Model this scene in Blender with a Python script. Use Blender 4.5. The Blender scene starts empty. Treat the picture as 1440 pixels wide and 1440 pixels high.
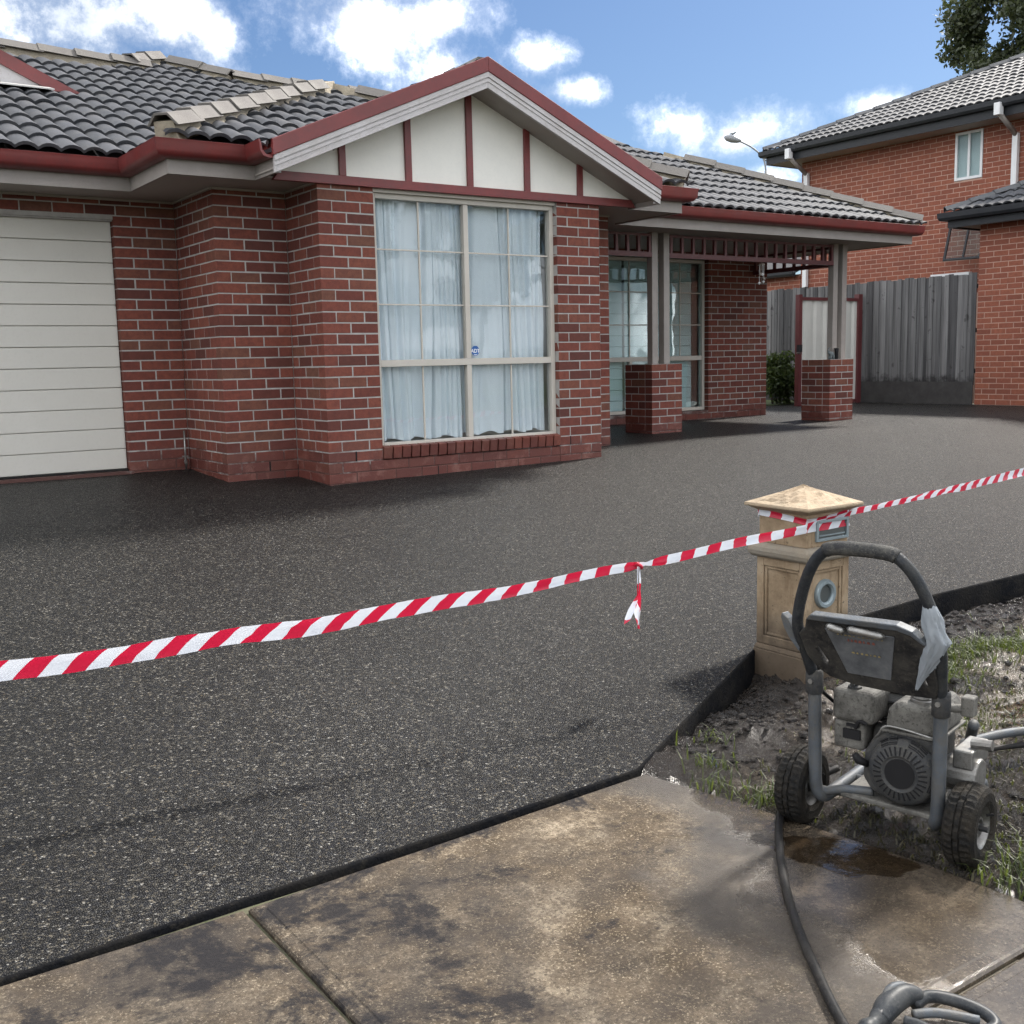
import bpy, bmesh, math, random
from mathutils import Vector, Matrix, Euler, noise
random.seed(11)
R = math.radians
scene = bpy.context.scene
col = scene.collection

# ------------------------------------------------------------------ camera
cam_d = bpy.data.cameras.new("camera")
cam_d.sensor_width = 36.0
cam_d.lens = 38.50
cam_d.clip_start = 0.05
cam_d.clip_end = 2000.0
cam = bpy.data.objects.new("camera", cam_d)
col.objects.link(cam)
CAM = Vector((-3.7883, -8.0523, 0.9668))
cr = Vector((0.8208, -0.5708, -0.0224)).normalized()
cf = Vector((0.5630, 0.8150, -0.1370)).normalized()
cu = cr.cross(cf).normalized()
cr = cf.cross(cu).normalized()
m = Matrix.Identity(4)
for i in range(3):
    m[i][0], m[i][1], m[i][2], m[i][3] = cr[i], cu[i], -cf[i], CAM[i]
cam.matrix_world = m
scene.camera = cam

# ------------------------------------------------------------------ light and view
SUN_EL = R(47.0)
SUN_AZ = math.atan2(0.975, 0.20)          # from +Y towards +X
SUN = Vector((math.sin(SUN_AZ) * math.cos(SUN_EL), math.cos(SUN_AZ) * math.cos(SUN_EL), math.sin(SUN_EL)))
sd = bpy.data.lights.new("sun", 'SUN')
sd.energy = 2.9
sd.angle = R(5.5)
sd.color = (1.0, 0.94, 0.86)
so = bpy.data.objects.new("sun", sd)
so.rotation_mode = 'QUATERNION'
so.rotation_quaternion = SUN.to_track_quat('Z', 'Y')
so.location = (0, 0, 30)
col.objects.link(so)
scene.view_settings.view_transform = 'Standard'
scene.view_settings.look = 'None'
scene.view_settings.exposure = 1.24
scene.view_settings.gamma = 1.0
scene.view_settings.use_curve_mapping = False
scene.cycles.use_denoising = True
scene.cycles.denoising_prefilter = 'NONE'
scene.cycles.use_adaptive_sampling = True
scene.cycles.adaptive_threshold = 0.02
scene.cycles.max_bounces = 5
scene.cycles.diffuse_bounces = 3
scene.cycles.glossy_bounces = 3
scene.cycles.transparent_max_bounces = 12
scene.cycles.sample_clamp_indirect = 6.0
scene.cycles.caustics_reflective = False
scene.cycles.caustics_refractive = False

world = bpy.data.worlds.new("World")
scene.world = world
world.use_nodes = True
world.cycles.sampling_method = 'MANUAL'
world.cycles.sample_map_resolution = 256
wt = world.node_tree
for n in list(wt.nodes):
    wt.nodes.remove(n)


class NT:
    """small helper around a node tree"""
    def __init__(s, t):
        s.t = t

    def n(s, typ, inp=None, **kw):
        nd = s.t.nodes.new(typ)
        for k, v in kw.items():
            setattr(nd, k, v)
        for k, v in (inp or {}).items():
            if isinstance(v, bpy.types.NodeSocket):
                s.t.links.new(v, nd.inputs[k])
            else:
                nd.inputs[k].default_value = v
        return nd

    def math(s, op, a, b=0.0, c=0.0, clamp=False):
        nd = s.n('ShaderNodeMath', {0: a, 1: b, 2: c}, operation=op)
        nd.use_clamp = clamp
        return nd.outputs[0]

    def mix(s, f, a, b, blend='MIX'):
        nd = s.n('ShaderNodeMix', {0: f, 6: a, 7: b}, data_type='RGBA', blend_type=blend)
        return nd.outputs[2]

    def ramp(s, f, stops, interp='LINEAR'):
        nd = s.n('ShaderNodeValToRGB', {0: f})
        cr_ = nd.color_ramp
        cr_.interpolation = interp
        while len(cr_.elements) > 1:
            cr_.elements.remove(cr_.elements[-1])
        for i, (p, c) in enumerate(stops):
            e = cr_.elements[0] if i == 0 else cr_.elements.new(p)
            e.position = p
            e.color = (c, c, c, 1) if isinstance(c, (int, float)) else (*c, 1)
        return nd.outputs[0]

    def noise(s, vec, scale, detail=3.0, rough=0.55, dim='3D', dist=0.0):
        return s.n('ShaderNodeTexNoise', {'Vector': vec, 'Scale': scale, 'Detail': detail, 'Roughness': rough,
                                          'Distortion': dist}, noise_dimensions=dim).outputs[0]


W = NT(wt)
sky = W.n('ShaderNodeTexSky', sky_type='NISHITA', sun_disc=False, sun_elevation=SUN_EL, sun_rotation=SUN_AZ,
          altitude=50.0, air_density=1.0, dust_density=1.0, ozone_density=1.6)
wdir = W.n('ShaderNodeTexCoord').outputs['Generated']
CLOUDS = [(0.2163,0.9379,0.2760,0.1950,0.0400),(0.3050,0.9090,0.2830,0.1050,0.0400),
 (0.4600,0.8460,0.2720,0.0640,0.0450),(0.5082,0.8268,0.2409,0.0640,0.0360),(0.4980,0.8187,0.2859,0.0660,0.0280),
 (0.5761,0.7764,0.2556,0.0310,0.0220),(0.6016,0.7661,0.2260,0.0300,0.0130),(0.6720,0.7150,0.1930,0.0320,0.0270),
 (0.7215,0.6673,0.1830,0.0520,0.0260),(0.7817,0.5917,0.1971,0.0330,0.0150),(0.7330,0.6640,0.1500,0.0560,0.0170),
 (0.7300,0.2400,0.6400,0.3000,0.2600),(0.8600,0.3300,0.3900,0.2200,0.1200)]  # last two lie out of view, added to brighten wet ground at right
dens = None
for (x, y, z, a, b) in CLOUDS:
    c = Vector((x, y, z)).normalized()
    e1 = c.cross(Vector((0, 0, 1))).normalized()
    e2 = e1.cross(c).normalized()
    # rotate the view direction into the cloud's own frame and scale it there: one mapping node per cloud
    rot = Matrix((e1, c, e2))
    inv = Matrix.Diagonal((1 / a, 3.0, 1 / b)) @ rot
    eul = rot.to_euler('XYZ')
    t_ = rot @ c
    mp = W.n('ShaderNodeMapping', {0: wdir, 1: (0, 0, 0), 2: tuple(eul), 3: (1, 1, 1)}, vector_type='POINT').outputs[0]
    mp = W.n('ShaderNodeVectorMath', {0: mp, 1: (1 / a, 3.0, 1 / b), 2: tuple(-Vector((t_.x / a, t_.y * 3.0, t_.z / b)))}, operation='MULTIPLY_ADD').outputs[0]
    ln = W.n('ShaderNodeVectorMath', {0: mp}, operation='LENGTH').outputs['Value']
    dens = ln if dens is None else W.math('SMOOTH_MIN', dens, ln, 0.25)
dens = W.math('SUBTRACT', 1.22, dens)
# more cumulus over the unseen rest of the sky, thickened for fill light
sep = W.n('ShaderNodeSeparateXYZ', {0: wdir}).outputs
zz = W.math('ADD', W.math('MAXIMUM', sep[2], 0.0), 0.22)
pl = W.n('ShaderNodeCombineXYZ', {0: W.math('DIVIDE', sep[0], zz), 1: W.math('DIVIDE', sep[1], zz), 2: 0.0}).outputs[0]
far = W.noise(pl, 1.15, 3.0, 0.55, '2D')
far = W.math('MULTIPLY_ADD', far, 6.0, -1.80)
vdot = W.n('ShaderNodeVectorMath', {0: wdir, 1: tuple(Vector((0.563, 0.815, 0.10)).normalized())}, operation='DOT_PRODUCT').outputs['Value']
outside = W.ramp(vdot, [(0.80, 1.0), (0.90, 0.0)])
far = W.math('SUBTRACT', far, W.math('MULTIPLY', W.math('SUBTRACT', 1.0, outside), 4.0))
dens = W.math('MAXIMUM', dens, far)
fine = W.noise(wdir, 13.0, 7.0, 0.68)
dens = W.math('ADD', dens, W.math('MULTIPLY_ADD', fine, 3.6, -1.95))
dens = W.math('MULTIPLY', dens, 0.72)
cover = W.ramp(dens, [(0.0, 0.0), (0.16, 0.03), (0.34, 0.11), (0.52, 0.30), (0.72, 0.75), (1.0, 1.0)])
tone = W.noise(wdir, 5.5, 2.0, 0.5)
ctint = W.ramp(tone, [(0.30, (4.6, 4.9, 5.3)), (0.43, (6.0, 6.2, 6.5)), (0.52, (13, 13, 13.2)), (0.65, (24, 23.8, 23.5))])
skyb = W.mix(1.0, sky.outputs[0], (0.315, 0.385, 0.475, 1), 'MULTIPLY')
skyc = W.n('ShaderNodeMix', {0: cover, 6: skyb, 7: ctint}, data_type='RGBA').outputs[2]
bg = W.n('ShaderNodeBackground', {0: skyc, 1: 0.10})
wo = W.n('ShaderNodeOutputWorld', {0: bg.outputs[0]})

# ------------------------------------------------------------------ object helpers
def wm(o):
    mb = o.matrix_basis.copy()
    if o.parent:
        return wm(o.parent) @ o.matrix_parent_inverse @ mb
    return mb


def put(o, parent=None, world_space=True):
    col.objects.link(o)
    if parent is not None:
        o.parent = parent
        if world_space:
            o.matrix_parent_inverse = wm(parent).inverted()
    return o


def tag(o, label=None, cat=None, group=None, kind=None):
    if label: o["label"] = label
    if cat: o["category"] = cat
    if group: o["group"] = group
    if kind: o["kind"] = kind
    return o


def empty(name, loc, rz=0.0):
    o = bpy.data.objects.new(name, None)
    o.empty_display_size = 0.2
    o.location = loc
    o.rotation_euler = (0, 0, rz)
    col.objects.link(o)
    return o


def mesh_ob(name, me, mat=None, parent=None, world_space=True):
    if mat and not me.materials:
        me.materials.append(mat)
    o = bpy.data.objects.new(name, me)
    return put(o, parent, world_space)


class MB:
    def __init__(s):
        s.v, s.f = [], []

    def add(s, vs, fs):
        k = len(s.v)
        s.v += [tuple(v) for v in vs]
        s.f += [tuple(i + k for i in f) for f in fs]
        return s

    def box(s, x0, x1, y0, y1, z0, z1, mat=None):
        vs = [(x0,y0,z0),(x1,y0,z0),(x1,y1,z0),(x0,y1,z0),(x0,y0,z1),(x1,y0,z1),(x1,y1,z1),(x0,y1,z1)]
        if mat is not None:
            vs = [mat @ Vector(v) for v in vs]
        return s.add(vs, [(0,3,2,1),(4,5,6,7),(0,1,5,4),(1,2,6,5),(2,3,7,6),(3,0,4,7)])

    def prism(s, poly, d, flip=False):
        """poly: list of 3D points, d: extrusion vector"""
        n = len(poly)
        d = Vector(d)
        vs = [Vector(p) for p in poly] + [Vector(p) + d for p in poly]
        fs = [tuple(range(n))[::-1], tuple(range(n, 2 * n))]
        fs += [(i, (i + 1) % n, n + (i + 1) % n, n + i) for i in range(n)]
        return s.add(vs, fs)

    def tube(s, pts, r, seg=10, cap=True, closed=False):
        pts = [Vector(p) for p in pts]
        n = len(pts)
        rs = r if isinstance(r, (list, tuple)) else [r] * n
        prev = None
        vs = []
        for i, p in enumerate(pts):
            if closed:
                tg = pts[(i + 1) % n] - pts[i - 1]
            else:
                tg = pts[min(i + 1, n - 1)] - pts[max(i - 1, 0)]
            tg.normalize()
            if prev is None:
                a = tg.cross(Vector((0, 0, 1)))
                if a.length < 1e-3:
                    a = tg.cross(Vector((1, 0, 0)))
            else:
                a = prev - tg * prev.dot(tg)
            a.normalize()
            prev = a
            b = tg.cross(a)
            for k in range(seg):
                t = 2 * math.pi * k / seg
                vs.append(p + (a * math.cos(t) + b * math.sin(t)) * rs[i])
        fs = []
        m_ = n if closed else n - 1
        for i in range(m_):
            j = (i + 1) % n
            for k in range(seg):
                fs.append((i*seg+k, i*seg+(k+1) % seg, j*seg+(k+1) % seg, j*seg+k))
        if cap and not closed:
            fs.append(tuple(range(seg))[::-1])
            fs.append(tuple((n-1)*seg+k for k in range(seg)))
        return s.add(vs, fs)

    def lathe(s, prof, origin=(0,0,0), axis='z', seg=32, a0=0.0):
        """prof: list of (radius, height)"""
        o = Vector(origin)
        vs = []
        for k in range(seg):
            t = 2 * math.pi * k / seg + a0
            for (r, h) in prof:
                c, sn = math.cos(t) * r, math.sin(t) * r
                v = {'z': (c, sn, h), 'x': (h, c, sn), 'y': (c, h, sn)}[axis]
                vs.append(o + Vector(v))
        n = len(prof)
        fs = []
        for k in range(seg):
            j = (k + 1) % seg
            for i in range(n - 1):
                fs.append((k*n+i, j*n+i, j*n+i+1, k*n+i+1))
        return s.add(vs, fs)

    def mesh(s, name, mat=None, smooth=False, recalc=True):
        me = bpy.data.meshes.new(name)
        me.from_pydata(s.v, [], s.f)
        if recalc:
            bm = bmesh.new()
            bm.from_mesh(me)
            bmesh.ops.recalc_face_normals(bm, faces=bm.faces)
            bm.to_mesh(me)
            bm.free()
        if smooth:
            for p in me.polygons:
                p.use_smooth = True
        if mat:
            me.materials.append(mat)
        return me

    def build(s, name, mat=None, parent=None, smooth=False, bevel=0.0, seg=2, world_space=True, recalc=True, angle=None):
        me = s.mesh(name, mat, smooth, recalc)
        o = bpy.data.objects.new(name, me)
        put(o, parent, world_space)
        if bevel:
            b = o.modifiers.new("bevel", 'BEVEL')
            b.width = bevel
            b.segments = seg
            b.limit_method = 'ANGLE'
            b.angle_limit = R(35)
        if angle:
            auto_smooth(me, angle)
        return o


def auto_smooth(me, deg):
    bm = bmesh.new()
    bm.from_mesh(me)
    for f in bm.faces:
        f.smooth = True
    for e in bm.edges:
        if len(e.link_faces) == 2 and e.calc_face_angle(0.0) > R(deg):
            e.smooth = False
    bm.to_mesh(me)
    bm.free()


def smooth_path(pts, sub=6):
    pts = [Vector(p) for p in pts]
    out = []
    n = len(pts)
    for i in range(n - 1):
        p0, p1, p2, p3 = pts[max(i-1, 0)], pts[i], pts[i+1], pts[min(i+2, n-1)]
        for k in range(sub):
            t = k / sub
            out.append(0.5 * ((2*p1) + (p2-p0)*t + (2*p0-5*p1+4*p2-p3)*t*t + (3*p1-p0-3*p2+p3)*t*t*t))
    out.append(pts[-1])
    return out


def extrude_path(mb, path, prof):
    """horizontal polyline swept with prof [(outward, z)]; outward is to the right of travel; mitred corners"""
    path = [Vector((p[0], p[1])) for p in path]
    n = len(path)
    offs = []
    for i in range(n):
        ds = []
        if i > 0: ds.append((path[i] - path[i-1]).normalized())
        if i < n - 1: ds.append((path[i+1] - path[i]).normalized())
        ns = [Vector((d.y, -d.x)) for d in ds]
        if len(ns) == 1:
            offs.append(ns[0])
        else:
            b = (ns[0] + ns[1])
            b = b / max(1e-6, b.dot(ns[0]))
            offs.append(b)
    k = len(prof)
    vs = []
    for i in range(n):
        for (o, z) in prof:
            q = path[i] + offs[i] * o
            vs.append((q.x, q.y, z))
    fs = []
    for i in range(n - 1):
        for j in range(k):
            a, b = i*k+j, i*k+(j+1) % k
            fs.append((a, b, b+k, a+k))
    fs.append(tuple(range(k))[::-1])
    fs.append(tuple((n-1)*k+j for j in range(k)))
    mb.add(vs, fs)


# ------------------------------------------------------------------ materials
MATS = {}


def material(name):
    mt = bpy.data.materials.new(name)
    mt.use_nodes = True
    t = mt.node_tree
    for n in list(t.nodes):
        t.nodes.remove(n)
    T = NT(t)
    out = T.n('ShaderNodeOutputMaterial')
    MATS[name] = mt
    return mt, T, out


def principled(T, out, **inp):
    p = T.n('ShaderNodeBsdfPrincipled', {k.replace('_', ' '): v for k, v in inp.items()})
    T.t.links.new(p.outputs[0], out.inputs[0])
    return p


def simple(name, colr, rough=0.6, metal=0.0, var=0.12, scale=6.0, bump=0.0, bscale=60.0, spec=0.5, coat=0.0, dirt=None, dirt_amt=0.5, dscale=4.0):
    mt, T, out = material(name)
    pos = T.n('ShaderNodeTexCoord').outputs['Object']
    nz = T.noise(pos, scale, 5.0, 0.6)
    c0 = tuple(x * (1 - var) for x in colr) + (1,)
    c1 = tuple(min(1, x * (1 + var)) for x in colr) + (1,)
    c = T.mix(T.ramp(nz, [(0.3, 0.0), (0.7, 1.0)]), c0, c1)
    rg = T.math('MULTIPLY_ADD', nz, 0.25, rough - 0.12, clamp=True)
    if dirt:
        dn = T.noise(pos, dscale, 8.0, 0.68)
        dm = T.ramp(dn, [(0.42, 0.0), (0.62, dirt_amt)])
        c = T.mix(dm, c, (*dirt, 1))
        sp = T.ramp(T.noise(pos, dscale * 9.0, 5.0, 0.75), [(0.54, 0.0), (0.61, dirt_amt)])
        c = T.mix(sp, c, (*dirt, 1))
        rg = T.math('ADD', rg, T.math('MULTIPLY', dm, 0.15), clamp=True)
    p = principled(T, out, Base_Color=c, Roughness=rg, Metallic=metal, Specular_IOR_Level=spec, Coat_Weight=coat)
    if bump:
        bn = T.noise(pos, bscale, 4.0, 0.6)
        b = T.n('ShaderNodeBump', {'Height': bn, 'Strength': bump, 'Distance': 0.01})
        T.t.links.new(b.outputs[0], p.inputs['Normal'])
    return mt


def brick_material(name, cols, speck, wet=True):
    mt, T, out = material(name)
    pos = T.n('ShaderNodeNewGeometry')
    P = pos.outputs['Position']
    rnd = T.math('FRACT', T.math('ADD', T.n('ShaderNodeObjectInfo').outputs['Random'], pos.outputs['Random Per Island']))
    st = [(i / (len(cols) - 1), c) for i, c in enumerate(cols)]
    base = T.ramp(rnd, st)
    n1 = T.noise(P, 22.0, 4.0, 0.65)
    base = T.mix(T.ramp(n1, [(0.35, 0.0), (0.75, 0.55)]), base, (*[x * 0.62 for x in cols[0]], 1))
    n2 = T.noise(P, 190.0, 2.0, 0.6)
    base = T.mix(T.ramp(n2, [(0.60, 0.0), (0.70, 0.6)]), base, (*speck, 1))
    rough = 0.82
    if wet:
        z = T.n('ShaderNodeSeparateXYZ', {0: P}).outputs[2]
        edge = T.math('ADD', z, T.math('MULTIPLY_ADD', T.noise(P, 2.0, 5.0, 0.70), -0.95, 0.34))
        wetm = T.ramp(edge, [(0.0, 1.0), (0.20, 0.0)])
        base = T.mix(T.math('MULTIPLY', wetm, 0.75), base, (0.105, 0.034, 0.028, 1))
        fl = T.ramp(T.noise(P, 7.0, 5.0, 0.7), [(0.52, 0.0), (0.66, 0.42)])
        lowz = T.ramp(z, [(0.02, 1.0), (0.40, 0.0)])
        base = T.mix(T.math('MULTIPLY', fl, lowz), base, (0.30, 0.16, 0.13, 1))
        rough = T.math('MULTIPLY_ADD', wetm, -0.42, 0.82)
    p = principled(T, out, Base_Color=base, Roughness=rough, Specular_IOR_Level=0.35)
    b = T.n('ShaderNodeBump', {'Height': T.noise(P, 120.0, 4.0, 0.65), 'Strength': 0.5, 'Distance': 0.004})
    T.t.links.new(b.outputs[0], p.inputs['Normal'])
    return mt


def mortar_material(name, colr, wet=True):
    mt, T, out = material(name)
    P = T.n('ShaderNodeNewGeometry').outputs['Position']
    n1 = T.noise(P, 9.0, 5.0, 0.65)
    c = T.mix(T.ramp(n1, [(0.3, 0.0), (0.7, 1.0)]), (*[x * 0.8 for x in colr], 1), (*[x * 1.12 for x in colr], 1))
    if wet:
        z = T.n('ShaderNodeSeparateXYZ', {0: P}).outputs[2]
        edge = T.math('ADD', z, T.math('MULTIPLY_ADD', T.noise(P, 2.0, 5.0, 0.70), -0.95, 0.34))
        c = T.mix(T.ramp(edge, [(0.0, 0.96), (0.16, 0.0)]), c, (0.085, 0.038, 0.032, 1))
    p = principled(T, out, Base_Color=c, Roughness=0.9, Specular_IOR_Level=0.2)
    b = T.n('ShaderNodeBump', {'Height': T.noise(P, 160.0, 3.0, 0.6), 'Strength': 0.6, 'Distance': 0.004})
    T.t.links.new(b.outputs[0], p.inputs['Normal'])
    return mt


brick_material('brick_red', [(0.095, 0.032, 0.025), (0.150, 0.043, 0.031), (0.175, 0.050, 0.035), (0.200, 0.060, 0.040), (0.145, 0.063, 0.042)], (0.055, 0.025, 0.024))
brick_material('brick_orange', [(0.20, 0.066, 0.042), (0.245, 0.080, 0.050), (0.26, 0.086, 0.052), (0.285, 0.098, 0.058)], (0.12, 0.05, 0.035), wet=False)
mortar_material('mortar_grey', (0.36, 0.35, 0.335))
mortar_material('mortar_buff', (0.42, 0.28, 0.225), wet=False)
simple('maroon_paint', (0.170, 0.030, 0.029), 0.38, var=0.10, scale=3.0, dirt=(0.09, 0.03, 0.03), dirt_amt=0.4)
simple('maroon_dark', (0.095, 0.024, 0.026), 0.45)
simple('taupe_paint', (0.265, 0.240, 0.222), 0.5, var=0.06, scale=3.0, dirt=(0.22, 0.20, 0.185), dirt_amt=0.4, dscale=7.0)
simple('barge_grey', (0.46, 0.445, 0.45), 0.5, var=0.06, dirt=(0.30, 0.27, 0.25), dirt_amt=0.35)
simple('soffit_paint', (0.33, 0.30, 0.275), 0.7, var=0.05, scale=2.0)
simple('cream_sheet', (0.76, 0.75, 0.70), 0.7, var=0.04, scale=1.6, dirt=(0.66, 0.66, 0.63), dirt_amt=0.3)
simple('door_cream', (0.53, 0.515, 0.47), 0.5, var=0.04, scale=2.0, bump=0.12, bscale=180, dirt=(0.47, 0.455, 0.41), dirt_amt=0.3)
simple('window_frame', (0.48, 0.45, 0.40), 0.4, var=0.04)
simple('white_frame', (0.66, 0.67, 0.68), 0.4, var=0.05)
simple('black_trim', (0.022, 0.024, 0.028), 0.4, spec=0.25)
simple('cap_tile', (0.125, 0.116, 0.105), 0.75, var=0.18, scale=8.0, bump=0.3, bscale=120, dirt=(0.13, 0.12, 0.115), dirt_amt=0.6)
simple('bedding', (0.36, 0.315, 0.24), 0.9, var=0.2, scale=12.0, bump=0.6, bscale=50, dirt=(0.2, 0.17, 0.14), dirt_amt=0.5)
simple('roof_underlay', (0.03, 0.03, 0.035), 0.8)
simple('room_plaster', (0.62, 0.62, 0.60), 0.9, var=0.03)
simple('blind_cloth', (0.60, 0.68, 0.67), 0.9, var=0.03, scale=2)
def mat_paling(name, colr):
    mt, T, out = material(name)
    P_ = T.n('ShaderNodeNewGeometry').outputs['Position']
    st = T.n('ShaderNodeVectorMath', {0: P_, 1: (30.0, 30.0, 1.1)}, operation='MULTIPLY').outputs[0]
    g_ = T.noise(st, 1.0, 6.0, 0.62)
    c = T.mix(T.ramp(g_, [(0.3, 0.0), (0.72, 1.0)]), (*[x * 0.55 for x in colr], 1), (*[x * 1.25 for x in colr], 1))
    kn = T.ramp(T.noise(P_, 7.0, 3.0, 0.5), [(0.66, 0.0), (0.72, 0.7)])
    c = T.mix(kn, c, (0.04, 0.038, 0.038, 1))
    z_ = T.n('ShaderNodeSeparateXYZ', {0: P_}).outputs[2]
    e_ = T.math('ADD', z_, T.math('MULTIPLY', T.noise(P_, 9.0, 4.0, 0.6), -0.35))
    c = T.mix(T.ramp(e_, [(0.28, 0.9), (0.40, 0.0)]), c, (0.025, 0.024, 0.024, 1))
    p = principled(T, out, Base_Color=c, Roughness=0.88, Specular_IOR_Level=0.25)
    b = T.n('ShaderNodeBump', {'Height': g_, 'Strength': 0.6, 'Distance': 0.006})
    T.t.links.new(b.outputs[0], p.inputs['Normal'])


for _k, _c in enumerate(((0.150, 0.150, 0.152), (0.082, 0.082, 0.085), (0.200, 0.200, 0.202), (0.118, 0.119, 0.122))):
    mat_paling('paling_%d' % _k, _c)
simple('plinth_timber', (0.045, 0.043, 0.042), 0.9, var=0.3, bump=0.5, bscale=30)
simple('gate_sheet', (0.50, 0.50, 0.47), 0.45, var=0.04)
simple('lamp_grey', (0.20, 0.21, 0.22), 0.5, metal=0.3)
simple('black_rubber', (0.011, 0.011, 0.012), 0.5, var=0.3, scale=20, bump=0.15, bscale=100, dirt=(0.05, 0.045, 0.038), dirt_amt=0.35, dscale=9.0, spec=0.15)
simple('tyre_rubber', (0.009, 0.009, 0.009), 0.7, var=0.3, scale=25, bump=0.5, bscale=120, dirt=(0.036, 0.030, 0.022), dirt_amt=0.5, dscale=11.0, spec=0.12)
simple('frame_tube', (0.075, 0.085, 0.097), 0.5, metal=0.25, var=0.25, scale=12, bump=0.2, bscale=120, dirt=(0.098, 0.092, 0.080), dirt_amt=0.55, dscale=14.0, spec=0.30)
simple('handle_tube', (0.018, 0.021, 0.026), 0.42, metal=0.2, var=0.3, scale=14, bump=0.25, bscale=110, dirt=(0.065, 0.064, 0.058), dirt_amt=0.4, dscale=18.0, spec=0.22)
simple('grip_rubber', (0.026, 0.027, 0.029), 0.65, bump=0.4, bscale=160, dirt=(0.12, 0.115, 0.10), dirt_amt=0.45, dscale=16.0, spec=0.15)
simple('panel_plastic', (0.016, 0.016, 0.017), 0.6, var=0.25, scale=9, bump=0.25, bscale=90, dirt=(0.056, 0.052, 0.045), dirt_amt=0.65, dscale=9.0, spec=0.15)
simple('engine_grey', (0.130, 0.126, 0.114), 0.6, var=0.2, scale=11, bump=0.3, bscale=90, dirt=(0.030, 0.028, 0.025), dirt_amt=0.7, dscale=8.0, spec=0.25)
simple('engine_dark', (0.034, 0.036, 0.039), 0.55, var=0.25, scale=12, bump=0.3, bscale=90, dirt=(0.075, 0.070, 0.060), dirt_amt=0.55, dscale=10.0, spec=0.20)
simple('engine_black', (0.015, 0.015, 0.016), 0.6, spec=0.10)
simple('dull_metal', (0.27, 0.27, 0.26), 0.38, metal=0.8, var=0.2, scale=18, dirt=(0.14, 0.13, 0.12), dirt_amt=0.6, dscale=12)
simple('gun_plastic', (0.020, 0.023, 0.027), 0.42, var=0.2, scale=18, dirt=(0.10, 0.10, 0.095), dirt_amt=0.35, dscale=20.0, spec=0.22)
def mat_stone():
    mt, T, out = material('stone_cast')
    P_ = T.n('ShaderNodeNewGeometry').outputs['Position']
    n = T.noise(P_, 6.0, 7.0, 0.68)
    c = T.ramp(n, [(0.3, (0.16, 0.112, 0.068)), (0.5, (0.275, 0.205, 0.132)), (0.7, (0.34, 0.268, 0.185))])
    dr = T.n('ShaderNodeVectorMath', {0: P_, 1: (26.0, 26.0, 3.0)}, operation='MULTIPLY').outputs[0]
    c = T.mix(T.ramp(T.noise(dr, 1.0, 5.0, 0.65), [(0.56, 0.0), (0.72, 0.55)]), c, (0.12, 0.072, 0.038, 1))
    c = T.mix(T.ramp(T.noise(P_, 55.0, 3.0, 0.6), [(0.64, 0.0), (0.70, 0.75)]), c, (0.045, 0.034, 0.026, 1))
    z_ = T.n('ShaderNodeSeparateXYZ', {0: P_}).outputs[2]
    e_ = T.math('ADD', z_, T.math('MULTIPLY_ADD', T.noise(P_, 8.0, 5.0, 0.6), -0.30, 0.55))
    c = T.mix(T.ramp(e_, [(0.0, 0.85), (0.22, 0.0)]), c, (0.050, 0.038, 0.028, 1))
    p = principled(T, out, Base_Color=c, Roughness=0.85, Specular_IOR_Level=0.3)
    b = T.n('ShaderNodeBump', {'Height': T.noise(P_, 110.0, 4.0, 0.65), 'Strength': 0.35, 'Distance': 0.005})
    T.t.links.new(b.outputs[0], p.inputs['Normal'])


mat_stone()
simple('stone_grey', (0.22, 0.198, 0.162), 0.85, var=0.14, scale=8, bump=0.4, bscale=90, dirt=(0.19, 0.155, 0.11), dirt_amt=0.6)
simple('stone_cap', (0.33, 0.262, 0.182), 0.85, var=0.16, scale=9, bump=0.6, bscale=70, dirt=(0.28, 0.205, 0.13), dirt_amt=0.5)
simple('letter_plate', (0.20, 0.245, 0.265), 0.4, metal=0.3, var=0.1)
simple('letter_plate_dark', (0.075, 0.085, 0.085), 0.35, metal=0.3)
simple('bark', (0.07, 0.055, 0.045), 0.9, bump=0.6, bscale=25)
simple('edging_black', (0.006, 0.0065, 0.008), 0.9, bump=0.6, bscale=60, spec=0.04, dirt=(0.022, 0.020, 0.017), dirt_amt=0.5)
simple('ornament_grey', (0.10, 0.12, 0.125), 0.5)
simple('sticker_blue', (0.015, 0.10, 0.33), 0.4, var=0.02)
simple('sticker_white', (0.75, 0.76, 0.78), 0.4, var=0.02)
simple('flashing', (0.46, 0.455, 0.44), 0.5, metal=0.2)
simple('chime', (0.35, 0.30, 0.26), 0.4)


def mat_leaf(name, a, b, trans=0.25):
    mt, T, out = material(name)
    g = T.n('ShaderNodeNewGeometry')
    rnd = T.math('FRACT', T.math('ADD', g.outputs['Random Per Island'], T.math('MULTIPLY', T.noise(g.outputs['Position'], 1.3, 2.0), 0.6)))
    c = T.mix(rnd, (*a, 1), (*b, 1))
    p = T.n('ShaderNodeBsdfPrincipled', {'Base Color': c, 'Roughness': 0.55})
    tr = T.n('ShaderNodeBsdfTranslucent', {'Color': T.mix(0.5, c, (0.20, 0.26, 0.04, 1))})
    mx = T.n('ShaderNodeMixShader', {0: trans, 1: p.outputs[0], 2: tr.outputs[0]})
    T.t.links.new(mx.outputs[0], out.inputs[0])
    return mt


mat_leaf('leaf_dark', (0.022, 0.034, 0.016), (0.060, 0.072, 0.034), 0.15)
mat_leaf('leaf_shrub', (0.018, 0.035, 0.008), (0.055, 0.085, 0.02))
mat_leaf('grass_green', (0.020, 0.034, 0.006), (0.062, 0.078, 0.016), 0.35)
mat_leaf('grass_brown', (0.018, 0.015, 0.007), (0.046, 0.037, 0.016), 0.3)


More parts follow.
